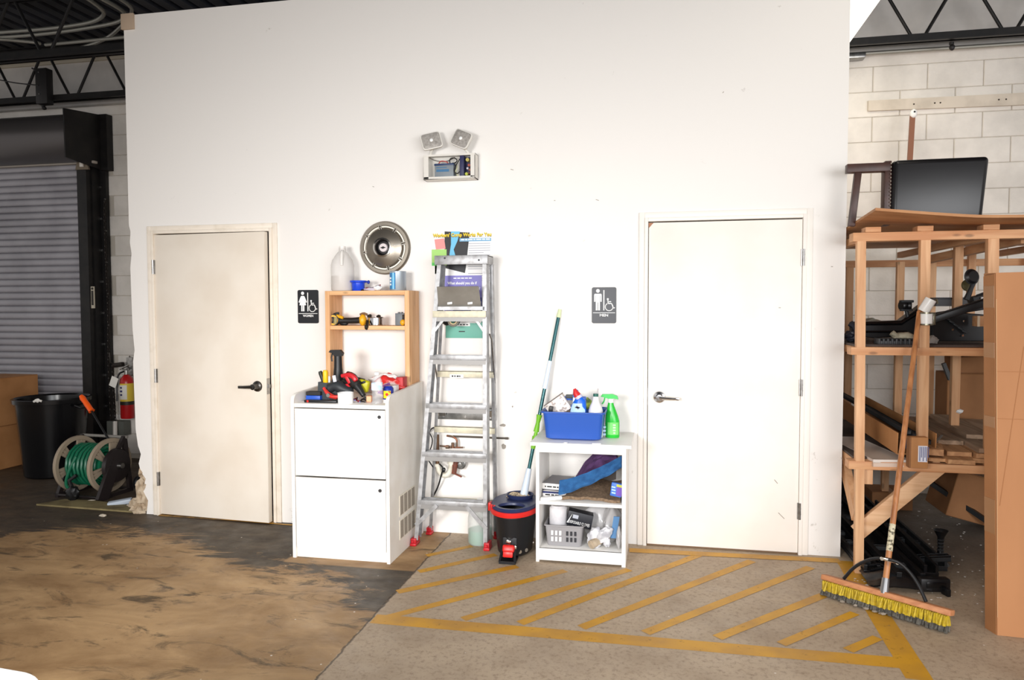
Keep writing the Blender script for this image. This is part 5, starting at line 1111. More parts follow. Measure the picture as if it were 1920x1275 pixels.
g = G(); R_ = rot(0, -36, 0); g.obox(c, (.13, .06, .10), R_, .002); obj('carton_body', g, M('printed_white', (232, 224, 216), .6, 0, (170, 156, 150), 60, .52, .6), BX)
g = G(); g.obox(c+R_ @ V(0, 0, .052), (.132, .062, .006), R_, .001); obj('dark_edge', g, M('brown_grey', (110, 100, 94), .6), BX)
g = G(); g.obox(at_(1033, 767, -.35), (.025, .03, .035), rot(0, 10, 0), .004); obj('brush_head', g, BLACK, label='small black brush end inside the caddy by its left corner', cat='brush')
c = at_(1079, 738, -.30); PK = thing('putty_knife', V(c.x, c.y, U0+.05), 'blue-handled scraper with a hanging hole standing in the caddy', 'scraper')
g = G(); g.obox(c, (.030, .012, .05), rot(0, 6, 0), .004); obj('handle', g, M('handle_blue', (70, 116, 190), .4), PK)
g = G(); g.disc(c+V(0, -.006, .006), .007, .002, 12); obj('hang_hole', g, PAPER, PK); g = G(); g.obox(c+V(-.008, .004, -.06), (.022, .006, .09), rot(0, 6, 0), .002); obj('shank', g, M('grey_shank', (176, 178, 182), .4, .4), PK)
c = V(at_(1084, 775, -.30).x, -.302, U0+.012); TBt = thing('cleaner_bottle', c, 'blue cleaner bottle with an angled red cap in the caddy', 'bottle')
g = G(); k = c.z
g = loft(G(), [[(c.x+o[0]*w+sh, c.y+o[1]*d, k+z) for o in [(math.cos(2*PI*i/20), math.sin(2*PI*i/20)) for i in range(20)]] for w, d, z, sh in ((.045, .028, 0, 0), (.048, .03, .01, 0), (.048, .03, .15, 0), (.045, .028, .19, .004), (.032, .022, .225, .012), (.022, .018, .24, .006), (.019, .016, .252, -.002))]); obj('bottle_body', g, M('bottle_blue', (22, 100, 214), .3), TBt)
g = G(); g.tube([V(c.x-.002, c.y, k+.247), V(c.x-.012, c.y, k+.262), V(c.x-.022, c.y, k+.29)], [.022, .02, .008], 14); obj('cap', g, M('cap_red', (206, 40, 44), .4), TBt)
g = G(); g.tube([V(c.x+.008, c.y, k+.234), V(c.x-.001, c.y, k+.248)], [.024, .022], 14); obj('neck_ring', g, M('neck_lilac', (206, 200, 220), .4), TBt)
g = G(); g.sheet(lambda u, v: V(c.x+.049*math.sin((u-.5)*2.2)*(1-.6*max(0, v-.4)**1.2), c.y-.031*math.cos((u-.5)*2.2)-.001, k+.13+.075*v), 8, 5, .001); lb = obj('label', g, M('label_sky2', (190, 224, 244), .4), TBt)
g = G(); g.obox(V(c.x, c.y-.034, k+.182), (.022, .002, .013), rot(0, 45, 0)); g.obox(V(c.x, c.y-.034, k+.182), (.03, .002, .008), None); obj('label_emblem', g, M('emblem', (110, 106, 130), .5), lb)
c = V(at_(1117, 770, -.29).x, -.292, U0+.012); WS = thing('white_spray_bottle', c, 'white spray bottle with a dark green neck band in the caddy', 'spray bottle')
g = G(); g.lathe([(0, 0), (.040, 0), (.043, .01), (.043, .16), (.036, .185), (.022, .215), (.017, .245), (0, .245)], c, seg=24); obj('bottle_body', g, M('bottle_white', (236, 232, 234), .35), WS)
g = G(); g.cyl(c+V(0, 0, .243), c+V(0, 0, .262), .0155, seg=14); obj('neck_band', g, M('band_green', (28, 96, 84), .4), WS)
g = G(); g.cyl(c+V(.010, 0, .262), c+V(.014, 0, .293), .004, seg=8); obj('tip', g, M('tip_grey', (196, 190, 192), .4), WS)
g = G(); c = at_(1100, 756, -.22); g.blob(c, (.03, .02, .035), .3, sub=3, seed=7); obj('scrub_sponge', g, M('olive_sponge', (98, 120, 70), .9, 0, (200, 220, 90), 30), label='olive and lime scrub sponge behind the bottles in the caddy', cat='sponge')
g = G(); c = at_(1067, 767, -.23); g.obox(c, (.05, .03, .05), rot(0, 20, 0), .006); obj('folded_cloth', g, M('beige_cloth', (204, 184, 160), .9, 0, (170, 140, 120), 40), label='folded beige cloth seen through the caddy handle', cat='cloth')
# green spray bottle
c = V(-.275, -.21, U0); GS = thing('green_spray_bottle', c, 'bright green trigger spray bottle standing right of the blue caddy', 'spray bottle')
GRN = M('bottle_green', (40, 186, 56), .22); GRT = M('trigger_green', (70, 200, 96), .35)
g = loft(G(), [[(c.x+o[0]*w+sh, c.y+o[1]*d, c.z+z) for o in [(math.cos(2*PI*i/24), math.sin(2*PI*i/24)) for i in range(24)]] for w, d, z, sh in ((.040, .026, 0, 0), (.043, .029, .008, 0), (.043, .029, .10, 0), (.038, .027, .13, -.003), (.026, .02, .175, -.008), (.018, .016, .20, -.010), (.016, .014, .215, -.010))]); obj('bottle_body', g, GRN, GS)
g = G(); g.cyl(c+V(-.010, 0, .212), c+V(-.010, 0, .236), .017, seg=14); obj('collar', g, PRN, GS)
g = G(); p = c+V(-.010, 0, .236); g.prism([p+V(-.060, -.013, .012), p+V(-.052, -.013, .026), p+V(.012, -.013, .028), p+V(.040, -.013, .016), p+V(.046, -.013, -.004), p+V(.02, -.013, .002), p+V(-.01, -.013, -.002), p+V(-.04, -.013, .008)], (0, .026, 0)); g.tube([p+V(-.036, 0, .006), p+V(-.040, 0, -.018), p+V(-.052, 0, -.034)], .005, 6, smooth=1); obj('trigger_head', g, GRT, GS)
g = G(); g.sheet(lambda u, v: V(c.x-.002+.044*math.sin((u-.5)*1.7+.25), c.y-.0305*math.cos((u-.5)*1.7+.2)-.001, c.z+.02+.075*v), 8, 3, .001); lb = obj('label', g, M('label_lime', (120, 216, 110), .4), GS)
g = G()
for k in range(4): g.obox(V(c.x+.014, c.y-.033, c.z+.032+k*.016), (.018 if k else .014, .002, .010), None, .002)
obj('label_print', g, M('lime_white', (196, 236, 186), .4), lb)
g = G(); p = V(c.x-.048, c.y+.0, U0)
for k in range(3): g.box(p.x-.012, p.x+.010, p.y-.02, p.y+.02, U0+.012+k*.022, U0+.026+k*.022, .003)
obj('sponge_pack', g, M('pack_pale_blue', (186, 212, 232), .5), label='pale blue stacked scrub pack squeezed between caddy and green spray bottle', cat='pack')
g = G(); g.box(-.375, -.325, -.448, -.430, U0, U0+.004); g.blob((-.53, -.44, U0+.002), (.014, .01, .003), .3, sub=1); obj('paper_scrap', g, PAPER, label='tiny white scraps on the front edge of the white shelf unit', cat='paper', group=None)
# middle shelf contents
def carton2(x0, x1, y0, y1, z0, z1, label, rz=0, top=None, pr=None, word=None):
    c = Vector(((x0+x1)/2, (y0+y1)/2, z0)); T = thing('small_box', c, label, 'box'); Rm = rotm(c, az=rz)
    g = G(); g.box(x0, x1, y0, y1, z0, z1, .002); g.xf(Rm); obj('carton_body', g, M('carton_white', (236, 232, 228), .5), T)
    if top: g = G(); g.box(x0, x1, y0, y1, z1, z1+.001); g.xf(Rm); obj('top_print', g, M('ct_%d' % top[0], top, .5), T, smooth=0)
    if pr: g = G(); g.box(x0, x0+(x1-x0)*.97, y0-.001, y0, z0+(z1-z0)*pr[0], z0+(z1-z0)*pr[1]); g.xf(Rm); obj('front_print', g, M('cf_%d_%d' % (pr[2][0], pr[2][2]), pr[2], .5), T, smooth=0)
    if word:
        g = G(); xx = x0+(x1-x0)*.12
        for wd in word: g.box(xx, xx+wd, y0-.0016, y0-.001, z0+(z1-z0)*.42, z0+(z1-z0)*.62); xx += wd+.006
        g.xf(Rm); obj('lettering', g, INK, T, smooth=0)
    return T
carton2(-.675, -.535, -.36, -.20, UM, UM+.042, 'lower white box with black lettering at the left of the middle white shelf', -4, None, (.72, 1.0, (30, 40, 90)), (.03, .018, .024))
carton2(-.672, -.53, -.34, -.12, UM+.044, UM+.084, 'upper grey-topped box stacked at the left of the middle white shelf', -8, (136, 134, 138), (.0, .12, (60, 60, 70)), (.008, .03, .02, .01))
g = G(); c = V(-.62, -.405, UM); g.obox(c+V(0, 0, .014), (.13, .035, .022), rot(0, -6, 8), .008); obj('white_tray', g, PRN, label='flat white plastic piece at the front left of the middle white shelf', cat='plastic piece')
MAT = M('brown_mat', (140, 116, 92), .95, 0, (112, 92, 72), 70, .4, .6, .8, 200)
g = G(); g.sheet(lambda u, v: V(-.56+.345*u, -.40+.30*v, UM+.012+.022*math.sin(PI*min(1, u*1.3))*(.5+v)+.008*noise.noise(V(u*5, v*4, 0))+.05*u*v), 20, 12, .018); obj('doormat', g, MAT, label='folded brown carpet mat lying on the middle white shelf', cat='mat', smooth=60)
g = G(); g.sheet(lambda u, v: V(-.52+.26*u, -.13+.07*v, UM+.05+.16*max(0, u-.25)*math.sin(PI*min(1, .25+v*.7))+.02*noise.noise(V(u*4, v*3, 4))), 16, 10, .03); obj('grey_mat', g, M('grey_carpet', (128, 118, 112), .95, bump=.8, bscale=200), label='grey brown carpet piece behind the purple cloth', cat='mat', smooth=60)
PUR = M('purple_cloth', (92, 60, 106), .9, 0, (76, 48, 90), 20, bump=.5, bscale=150)
g = G(); g.sheet(lambda u, v: V(-.485+.24*u, -.22+.10*v, UM+.075+.20*math.sin(PI*.5*min(1, u*1.25))*(.75+.25*v)+.014*noise.noise(V(u*6, v*5, 2))-.02*(1-v)), 20, 10, .05); obj('purple_towel', g, PUR, label='dark purple cloth heaped at the back of the middle white shelf', cat='cloth', smooth=60)
BTL = M('blue_towel', (48, 104, 160), .9, 0, (36, 84, 136), 24, bump=.5, bscale=150)
g = G(); g.sheet(lambda u, v: V(-.575+.365*u, -.42+.05*u+.06*v, UM+.045+.165*u**1.35+.062*v*(1-.2*u)+.006*noise.noise(V(u*7, v*3, 6))), 26, 8, .018); obj('blue_towel', g, BTL, label='long folded blue cloth sloping up to the right across the middle white shelf', cat='cloth', smooth=60)
c = V(-.238, -.37, UM+.035); DT = thing('detergent_box', c, 'small blue and purple detergent packet at the right of the middle white shelf', 'box')
R_ = rot(0, 8, -8); g = G(); g.obox(c+V(0, 0, .04), (.066, .03, .08), R_, .004); obj('packet_body', g, M('packet_blue', (70, 120, 206), .4), DT)
g = G(); g.obox(c+V(.016, -.0165, .036), (.034, .002, .06), R_, 0); obj('purple_panel', g, M('packet_purple', (120, 90, 190), .4), DT); g = G(); g.obox(c+V(.016, -.0175, .066), (.032, .002, .014), R_, 0); obj('yellow_panel', g, M('packet_lime', (206, 210, 80), .4), DT)
g = G()
for k in range(3): g.obox(c+V(-.017, -.0175, .024+k*.017), (.024, .002, .009), R_, 0)
obj('white_print', g, M('packet_sky', (176, 206, 240), .4), DT)
# bottom shelf contents
BG = M('basket_grey', (150, 148, 150), .4)
bx, by = -.548, -.30; BK = thing('plastic_basket', (bx, by, UL), 'grey slotted plastic basket on the bottom white shelf', 'basket')
cx, cy = bx, by
g = loft(G(), [rrect(.20, .15, UL+.002, .02), rrect(.205, .155, UL+.008, .02), rrect(.225, .175, UL+.118, .02), rrect(.24, .19, UL+.122, .024), rrect(.24, .19, UL+.13, .024), rrect(.222, .172, UL+.13, .02), rrect(.198, .15, UL+.012, .02)]); obj('basket_body', g, BG, BK)
for gx in (-.045, .045):
    for i in range(3):
        for j in range(2):
            z = UL+.045+j*.038; yy = by-.078-.010*(z-UL)/.118*1.0-.0022
            g = G(); g.obox((bx+gx+(i-1)*.024, yy-.0016, z), (.013, .0012, .026), rot(-5, 0, 0), 0)
            obj('slot', g, PAPER if gx < 0 else M('slot_dark', (44, 44, 48), .7), BK, smooth=0)
g = G(); g.lathe([(0, 0), (.05, 0), (.056, .02), (.054, .12), (.04, .135), (0, .137)], (bx-.045, by+.01, UL+.09), seg=24); rl_ = obj('paper_roll', g, M('wrapped_roll', (222, 220, 222), .3, 0, (196, 194, 198), 12), label='plastic-wrapped white paper roll standing in the grey basket', cat='roll')
c = V(bx+.085, by+.01, UL+.15); R_ = rot(0, 12, 6); GB = thing('glove_box', c, 'black box of disposable gloves lying tilted in the grey basket', 'box')
g = G(); g.obox(c, (.15, .08, .085), R_, .002); obj('carton_body', g, M('box_black', (26, 28, 36), .45), GB)
TM_ = Matrix.Translation(c) @ R_.to_4x4()
g = G(); g.text('DISPOSABLE GLOVES', (0, -.02), .128, .018, -.0415); g.xf(TM_); obj('lettering', g, PRN, GB)
g = G(); g.box(-.045, -.012, -.0412, -.040, .004, .026); g.xf(TM_); obj('white_panel', g, M('panel_grey', (176, 180, 190), .5), GB)
g = G(); g.prism([V(-.074, -.0412, -.03), V(-.066, -.0412, -.03), V(-.05, -.0412, .03)], (0, .001, 0)); g.xf(TM_); obj('white_flash', g, PRN, GB)
FILM = M('clear_film', (228, 226, 226), .18, alpha=.42, spec=.9)
for i, (dx, dz, s_) in enumerate(((.175, .075, 1), (.235, .085, 1.05))):
    c = V(bx+dx, -.36-.01*i, UL+dz); g = G(); R_ = rot(0, 28+20*i, 0)
    g.blob(c, (.032*s_, .02, .055*s_), .35, sub=3, R=R_, seed=i+4); g.blob(c+V(.02, 0, -.045), (.02, .02, .03), .4, sub=3, seed=i+9)
    obj('bagged_glove', g, M('shiny_white', (224, 224, 228), .25, 0, (170, 170, 176), 26), label=['crumpled white glove in film just right of the grey basket', 'crumpled white glove in film left of the blue strip'][i], cat='glove', smooth=50)
g = G(); g.sheet(lambda u, v: V(bx+.272+.035*u+.02*v, -.35, UL+.06+.13*v), 2, 8, .006); obj('blue_strip', g, M('steel_blue_cloth', (84, 130, 176), .6), label='upright blue strip among the plastic bags on the bottom white shelf', cat='cloth')
g = G(); a, b_ = V(-.385, -.40, UL+.028), V(-.285, -.28, UL+.06); g.cyl(a, b_, .026, seg=16); g.cyl(a+(a-b_)*.02, a, .018, seg=12); obj('paper_tube', g, M('kraft_roll', (190, 172, 148), .7, 0, (160, 144, 122), 30), label='rolled beige paper tube on the bottom white shelf', cat='tube')
def film(cx_, cy_, cz_, w, d, h, sd):
    def f(u, v):
        a = 2*PI*u; n = noise.noise(V(math.cos(a)*1.6+sd, math.sin(a)*1.6, v*3))*.5
        r = (1+n)*math.sin(PI*(.12+.8*v))
        return V(cx_+w*r*math.cos(a), cy_+d*r*math.sin(a), cz_+h*v)
    return f
g = G(); g.sheet(film(-.275, -.22, UL+.004, .06, .09, .22, 3), 28, 12, .002); g.sheet(film(-.36, -.17, UL+.004, .10, .06, .22, 11), 28, 12, .002); g.sheet(film(-.225+.0, -.36, UL+.004, .016, .03, .13, 6), 20, 10, .002)
obj('plastic_bag', g, FILM, label='crumpled clear plastic bags at the right of the bottom white shelf', cat='plastic bag', smooth=50)
# ================================================================== LUMBER RACK
RX, RY, RZ = wood('fir_x', 'x', (222, 172, 126), (200, 140, 94)), wood('fir_y', 'y', (214, 166, 122), (190, 136, 94)), wood('fir_z', 'z', (228, 182, 138), (208, 154, 110))
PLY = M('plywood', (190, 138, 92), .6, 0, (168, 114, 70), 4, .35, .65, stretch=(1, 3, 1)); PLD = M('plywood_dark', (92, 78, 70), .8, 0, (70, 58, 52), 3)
RK = thing('lumber_rack', (1.8, .4, 0), 'rough timber rack of two-by-fours with three decks in the right bay', 'rack')
def post(x, y, z0, z1, w=.045, d=.042, lean=0, name='post', mat=None):
    g = G(); g.bar((x, y, z0), (x+lean, y, z1), w, d, (0, 1, 0), .0015); return obj(name, g, mat or RZ, RK)
post(1.117, -.254, 0, 1.915, .046, .042, -.022)
post(1.432, -.254, .60, 1.93, .050, .042, -.012); post(1.772, -.254, .60, 1.93, .054, .042, -.02); post(2.13, -.254, 0, 1.93, .05, .042)
for x, y, z0, z1 in ((1.66, .95, .63, 1.82), (1.835, .42, .66, 1.93), (1.965, 1.25, .63, 1.85), (2.215, 1.22, .63, 1.9), (1.40, 1.25, .62, 1.80), (2.58, 1.2, 0, 1.9), (2.58, -.254, 0, 1.93), (1.66, 1.2, 0, .62), (1.485, .42, .66, 1.0 )):
    if z1 == 1.0: continue
    post(x, y, z0, z1, .048, .04)
g = G(); g.box(1.78, 1.89, .40, .44, 1.925, 1.94, .001); obj('cap_block', g, RX, RK)
for y, z0, z1, nm in ((-.254, 1.868, 1.915, 'top_beam'), (-.254, 1.237, 1.280, 'middle_beam'), (-.254, .594, .640, 'lower_beam')):
    g = G(); g.box(1.05, 2.6, y-.024, y+.064, z0, z1, .0015); obj(nm, g, RX, RK)
for y, z0, z1 in ((1.27, 1.80, 1.85), (1.27, 1.20, 1.24), (1.27, .57, .61)):
    g = G(); g.box(1.092, 2.62, y-.02, y+.02, z0, z1, .0015); obj('rear_beam', g, RX, RK)
for x in (1.112, 1.745, 2.4):
    for z0 in (1.865, 1.237, .594):
        g = G(); g.box(x-.02, x+.02, -.19, 1.25, z0, z0+.042, .0015); obj('side_beam', g, RY, RK)
for px in (1640, 1738, 1862):                                    # blocks between top beam and plywood
    p = aty(px, 428, -.29); g = G(); g.box(p.x-.045, p.x+.035, -.285, -.20, 1.916, 1.944, .002); obj('spacer_block', g, RX, RK)
g = G(); g.bar(aty(1740, 487, .9), aty(1922, 448, -.05), .045, .05); obj('diagonal_brace', g, RY, RK)
g = G(); g.bar((1.115, -.212, .215), (1.545, -.212, .63), .038, .085, (-1, 0, 1), .0015); obj('knee_brace', g, wood('fir_d', 'x', (232, 190, 148), (212, 162, 118)), RK)
g = G(); g.bar((1.112, .14, .60), (1.112, -.21, .31), .036, .085, (0, -1, 1), .0015); obj('knee_brace', g, RZ, RK)
g = G(); g.sheet(lambda u, v: V(1.086+1.62*u, -.60+.04*(1-u)+1.9*v, 1.951+.05*max(0, 1-v*2.2)*max(0, 1-u*3.2)**1.3+.012*math.sin(u*5+1)*(1-v)*.6), 24, 14, .014); obj('plywood_top', g, PLY, RK, smooth=60)
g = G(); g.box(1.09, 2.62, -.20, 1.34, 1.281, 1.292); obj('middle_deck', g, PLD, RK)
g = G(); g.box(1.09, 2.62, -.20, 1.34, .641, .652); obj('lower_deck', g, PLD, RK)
g = G(); g.box(1.13, 1.19, -.228, -.14, .50, .593, .002); obj('gusset_block', g, RZ, RK)
# knots
# ------------------------------------------------------------------ armchair and pole on the top deck
LEA = M('black_leather', (20, 18, 20), .3, 0, None, bump=.06, bscale=14); DW_ = M('dark_walnut', (74, 46, 38), .4, 0, (56, 34, 28), 12)
AC = thing('armchair', (1.42, -.08, 1.965), 'black leather armchair with dark brown wooden frame on top of the timber rack', 'armchair')
TZ = 1.963
def cush(x0, x1, y0, y1, z0, z1, sk):
    g = G(); g.box(x0, x1, y0, y1, z0, z1, .028, 5)
    for v in g.b.verts:
        t = (v.co.z-z0)/(z1-z0); v.co.x += sk*(t-.5)*(.03)-.012*(v.co.x-(x0+x1)/2)/(x1-x0)*(1-t)*2
        n = math.sin((v.co.x-x0)/(x1-x0)*PI)*math.sin(t*PI); v.co.y -= .012*n if v.co.y < (y0+y1)/2 else 0
        v.co.z -= .014*math.sin(max(0, min(1, (v.co.x-x0)/(x1-x0)))*PI)*t
    return g
obj('backrest', cush(1.262, 1.748, -.20, -.09, TZ+.005, 2.325, .6), LEA, AC)
g = G(); g.box(1.235, 1.27, -.175, -.10, TZ, 2.322, .004); obj('back_post', g, DW_, AC)
g = G(); g.box(1.035, 1.262, -.185, -.13, 2.263, 2.312, .004); obj('arm_rail', g, DW_, AC)
g = G(); g.bar((1.068, -.155, TZ), (1.098, -.155, 2.265), .036, .035, (0, 1, 0), .003); obj('arm_post', g, DW_, AC)
g = G(); g.box(1.27, 1.72, -.09, .36, TZ, TZ+.10, .02, 3); obj('seat', g, LEA, AC)
g = G()
for k in range(17): g.blob(V(1.263, -.182+.001*k*0, TZ+.03+k*.0195), (.0045, .004, .0045), 0, sub=1)
obj('nailheads', g, M('nail_brass', (206, 196, 180), .3, .8), AC, kind='stuff')
for s in (1.275, 1.715):
    pass
a, b_ = aty(1699, 330, 1.42), aty(1711, 216, 1.52); PO = thing('wooden_pole', a, 'thin brown pole with a white cap leaning on the block wall behind the armchair', 'pole')
d = (b_-a); g = G(); g.bar(V(a.x-.02, 1.35, 1.97), b_, .035, .022, (0, 1, 0)); obj('pole_shaft', g, M('brown_pole', (136, 92, 72), .5), PO)
g = G(); g.blob(b_+V(.004, -.01, .01), (.026, .022, .034), .05, sub=3); obj('white_cap', g, PRN, PO); g = G(); g.disc(b_+V(.004, -.032, .018), .007, .003, 10); obj('cap_hole', g, INK, PO)
# ------------------------------------------------------------------ middle deck contents
MD = 1.293; KB = M('black_trim', (19, 19, 21), .38); KG = M('charcoal_trim', (44, 46, 48), .5); KGR = M('grey_trim', (92, 92, 94), .5)
def pan(px, py, y): return aty(px, py, y)
# large black panel rising to the right
def slab(pxs, y, th, name, mat, label, cat, zmin=None):
    pts = [pan(px, py, y) for px, py in pxs]
    g = G(); g.prism(pts, (0, th, 0)); T = thing(name, V(sum(p.x for p in pts)/len(pts), y, MD), label, cat)
    es = [e for e in g.b.edges]; bmesh.ops.bevel(g.b, geom=es, offset=.004, segments=1, affect='EDGES'); obj('panel_body', g, mat, T); return T
T = slab([(1600, 604), (1690, 601), (1712, 585), (1735, 568), (1745, 590), (1742, 628), (1700, 630), (1640, 634), (1600, 630)], .25, .10, 'trim_panel', KB, 'big black plastic panel rising to the right behind the middle post', 'car part')
g = G(); g.tube([pan(1600, 607, .24), pan(1690, 606, .24), pan(1738, 575, .24)], .012, 8); g.tube([pan(1600, 622, .24), pan(1700, 622, .24)], .008, 6); obj('panel_lip', g, SHEEN, T)
T = slab([(1748, 640), (1748, 600), (1770, 592), (1800, 586), (1850, 590), (1850, 640)], .05, .09, 'trim_panel', KB, 'black ribbed plastic housing right of the middle post', 'car part')
for k in range(5):
    g = G(); x0, y0 = 1776+k*8, 598+k*6; g.obox(pan(x0, y0, .03), (.03, .02, .012), rot(0, 35, 0), .003); obj('rib', g, KG, T)
g = G(); g.disc(pan(1786, 618, .04), .006, .004, 8); g.disc(pan(1807, 602, .04), .006, .004, 8); g.disc(pan(1805, 629, .04), .006, .004, 8); g.obox(pan(1781, 587, .03), (.022, .01, .012), rot(0, -25, 0), .002); obj('bright_screw', g, HB2, T)
def bar_thing(name, mat, label, cat, p, q, w, t, up=(0, 0, 1), extra=None):
    T = thing(name, V((p.x+q.x)/2, (p.y+q.y)/2, min(p.z, q.z)), label, cat); g = G(); g.bar(p, q, w, t, up, .003); obj('bar_body', g, mat, T)
    d = (q-p).normalized(); g = G(); g.bar(p+V(0, -.006, 0)+Vector(up)*t*.4, q+V(0, -.006, 0)+Vector(up)*t*.4, w*1.1, .006, up); obj('bar_lip', g, SHEEN, T)
    if extra: extra(T)
    return T
bar_thing('plastic_bar', KB, 'long black bar rising to the right above the ribbed housing', 'car part', pan(1745, 600, .0), pan(1858, 563, -.05), .06, .045)
bar_thing('plastic_bar', KG, 'charcoal bar resting just under the grey board on the middle deck', 'car part', pan(1745, 592, .35), pan(1850, 575, .3), .07, .03)
bar_thing('grey_board', KGR, 'flat grey board lying highest in the black parts on the middle deck', 'board', pan(1750, 566, .5), pan(1824, 566, .5), .12, .05)
g = G(); a = pan(1826, 560, .2); g.obox(pan(1836, 559, .2), (.10, .10, .035), rot(0, -14, 0), .004); g.tube([pan(1832, 556, .2), pan(1846, 551, .2), pan(1858, 551, .2)], .012, 8); T_ = thing('plastic_bracket', V(a.x, .2, MD), 'dark bracket with a tail at the right end of the middle deck', 'bracket'); obj('bracket_body', g, KG, T_)
g = G(); g.obox(pan(1842, 560, .14), (.016, .01, .02), None, .002); obj('white_clip', g, PRN, T_)
def cast(px, py, sc, label, disc=False, neck_to=None, y=.2):
    c = pan(px, py, y); T = thing('caster_wheel', V(c.x, y, MD), label, 'caster')
    g = G(); g.lathe([(0, -.018), (.03*sc, -.018), (.04*sc, -.008), (.04*sc, .008), (.03*sc, .018), (0, .018)], c, (.3, -1, .15), 28); obj('wheel', g, KB, T)
    g = G(); q = pan(*neck_to, y); g.tube([c+V(.018*sc, .01, -.02*sc), (c+q)/2+V(.012, 0, 0), q], [.014, .012, .018], 10); g.lathe([(.04*sc, -.006), (.045*sc, 0), (.04*sc, .006)], c, (.3, -1, .15), 28); obj('fork', g, KG, T)
    return T
T = cast(1822, 519, 1.05, 'black round caster sticking up highest above the middle deck', True, (1812, 562), .15)
g = G(); g.lathe([(0, -.006), (.034, -.006), (.036, 0), (.034, .006), (0, .006)], pan(1814, 535, .2), (.2, -1, .1), 24); obj('caster_shadow_disc', g, M('caster_shadow_disc', (86, 78, 48), .5), T)  # flat disc coloured to stand in for the caster's cast shadow
c = pan(1699, 573, .25); T = thing('caster_wheel', V(c.x, .25, MD), 'black twin caster sticking up left of the middle post', 'caster')
g = G()
for s in (-1, 1): g.lathe([(0, -.013), (.028, -.013), (.033, -.006), (.033, .006), (.028, .013), (0, .013)], c+V(s*.019, 0, 0), (.95*s, -.3, 0), 24)
obj('wheel', g, KB, T); g = G(); g.box(c.x-.036, c.x+.036, .22, .27, c.z+.018, c.z+.034, .005); g.box(c.x-.03, c.x+.03, .215, .225, c.z+.022, c.z+.027); g.cyl(c+V(0, 0, -.02), c+V(.012, 0, -.075), .011, seg=10); g.box(c.x-.034, c.x+.034, .225, .262, c.z-.034, c.z-.022, .003); obj('fork', g, KG, T)
GLV = M('beige_glove', (176, 168, 146), .85, 0, (140, 132, 112), 30, bump=.5, bscale=90)
c = pan(1690, 634, -.1); T = thing('work_gloves', V(c.x, -.1, MD), 'beige work gloves lying on the middle deck left of the middle post', 'gloves')
g = G(); g.tube([pan(1672, 624, -.1), pan(1680, 630, -.1), pan(1694, 632, -.1), pan(1712, 638, -.1)], [.018, .026, .034, .024], 12, smooth=1)
for k, (px, py) in enumerate([(1672, 624), (1674, 634), (1684, 641), (1727, 640)]): g.tube([pan(1690, 633, -.1), pan((1690+px)/2, (633+py)/2, -.115), pan(px, py, -.12)], [.016, .014, .012], 8)
for v in g.b.verts: v.co += Vector((noise.noise(v.co*40), noise.noise(v.co*40+V(5, 0, 0)), noise.noise(v.co*40+V(0, 9, 0))))*.008
obj('glove_fabric', g, GLV, T, smooth=60)
g = G(); c = pan(1746, 640, .0); g.blob(c, (.035, .03, .03), .5, sub=3, seed=5); g.blob(c+V(-.08, 0, -.005), (.045, .03, .03), .4, sub=3, seed=8); obj('clear_bag', g, M('grey_film', (176, 168, 160), .25), label='small crumpled clear bag behind the middle post on the middle deck', cat='plastic bag')
g = G(); rs = random.Random(2)
T = thing('hinge_strip', pan(1680, 646, -.18), 'dark ribbed strip lying along the front edge of the middle deck', 'car part')
g.box(pan(1642, 640, -.17).x, pan(1708, 640, -.17).x, -.21, -.13, MD, MD+.022, .004)
for k in range(9): x = pan(1643+k*8, 640, -.17).x; g.box(x, x+.012, -.215, -.12, MD, MD+.034, .003)
obj('strip_body', g, KG, T)
g = G(); g.blob(V(1.135, .06, MD+.035), (.04, .05, .035), .4, sub=3, seed=3); g.tube([pan(1594, 606, .1), pan(1602, 612, .1), pan(1610, 640, .1)], .02, 8); obj('cable_bundle', g, M('navy_black', (30, 32, 42), .5), label='bundle of black cable at the left end of the middle deck beside the white wall', cat='cable')
g = G(); g.blob(pan(1632, 602, .6), (.05, .04, .02), .5, sub=2, seed=3); obj('crumpled_foil', g, M('foil', (176, 174, 160), .3, .5), label='small crumpled foil scrap behind the panel on the middle deck', cat='scrap')
g = G(); p = pan(1834, 602, -.05); g.box(p.x-.02, p.x+.03, -.10, -.02, p.z-.03, p.z+.03, .003); T = thing('tan_block', V(p.x, -.05, MD), 'tan wooden block with a pale corner at the right end of the middle deck', 'block'); obj('block_body', g, RX, T); g = G(); g.box(p.x-.024, p.x-.012, -.105, -.10, p.z-.03, p.z+.03); obj('pale_corner', g, M('pale_wood', (226, 206, 178), .6), T)
# pipe pieces clamped to the middle post
PC = thing('pipe_fitting', pan(1737, 608, -.33), 'pair of white pipe pieces strapped to the front of the middle post', 'pipe fitting')
WPVC = M('white_pvc', (240, 238, 234), .3)
a, b_ = pan(1731, 584, -.33), pan(1745, 562, -.34); g = G(); d = (b_-a).normalized(); g.lathe([(.0, 0), (.027, 0), (.029, .01), (.029, .075), (.022, .075), (.022, .05), (0, .05)], a, d, 24); obj('upper_pipe', g, WPVC, PC)
g = G(); g.lathe([(0, .0505), (.0215, .0505)], a, d, 20); obj('rusty_bore', g, M('rust_bore', (120, 82, 54), .8), PC)
a, b_ = pan(1737, 609, -.325), pan(1737, 587, -.325); g = G(); g.lathe([(0, 0), (.030, 0), (.030, b_.z-a.z), (0, b_.z-a.z)], a, (0, 0, 1), 24); obj('lower_pipe', g, WPVC, PC)
g = G()
for z in (a.z-.002, b_.z-.004): g.lathe([(.030, 0), (.033, 0), (.033, .008), (.030, .008)], V(a.x, a.y, z), (0, 0, 1), 24)
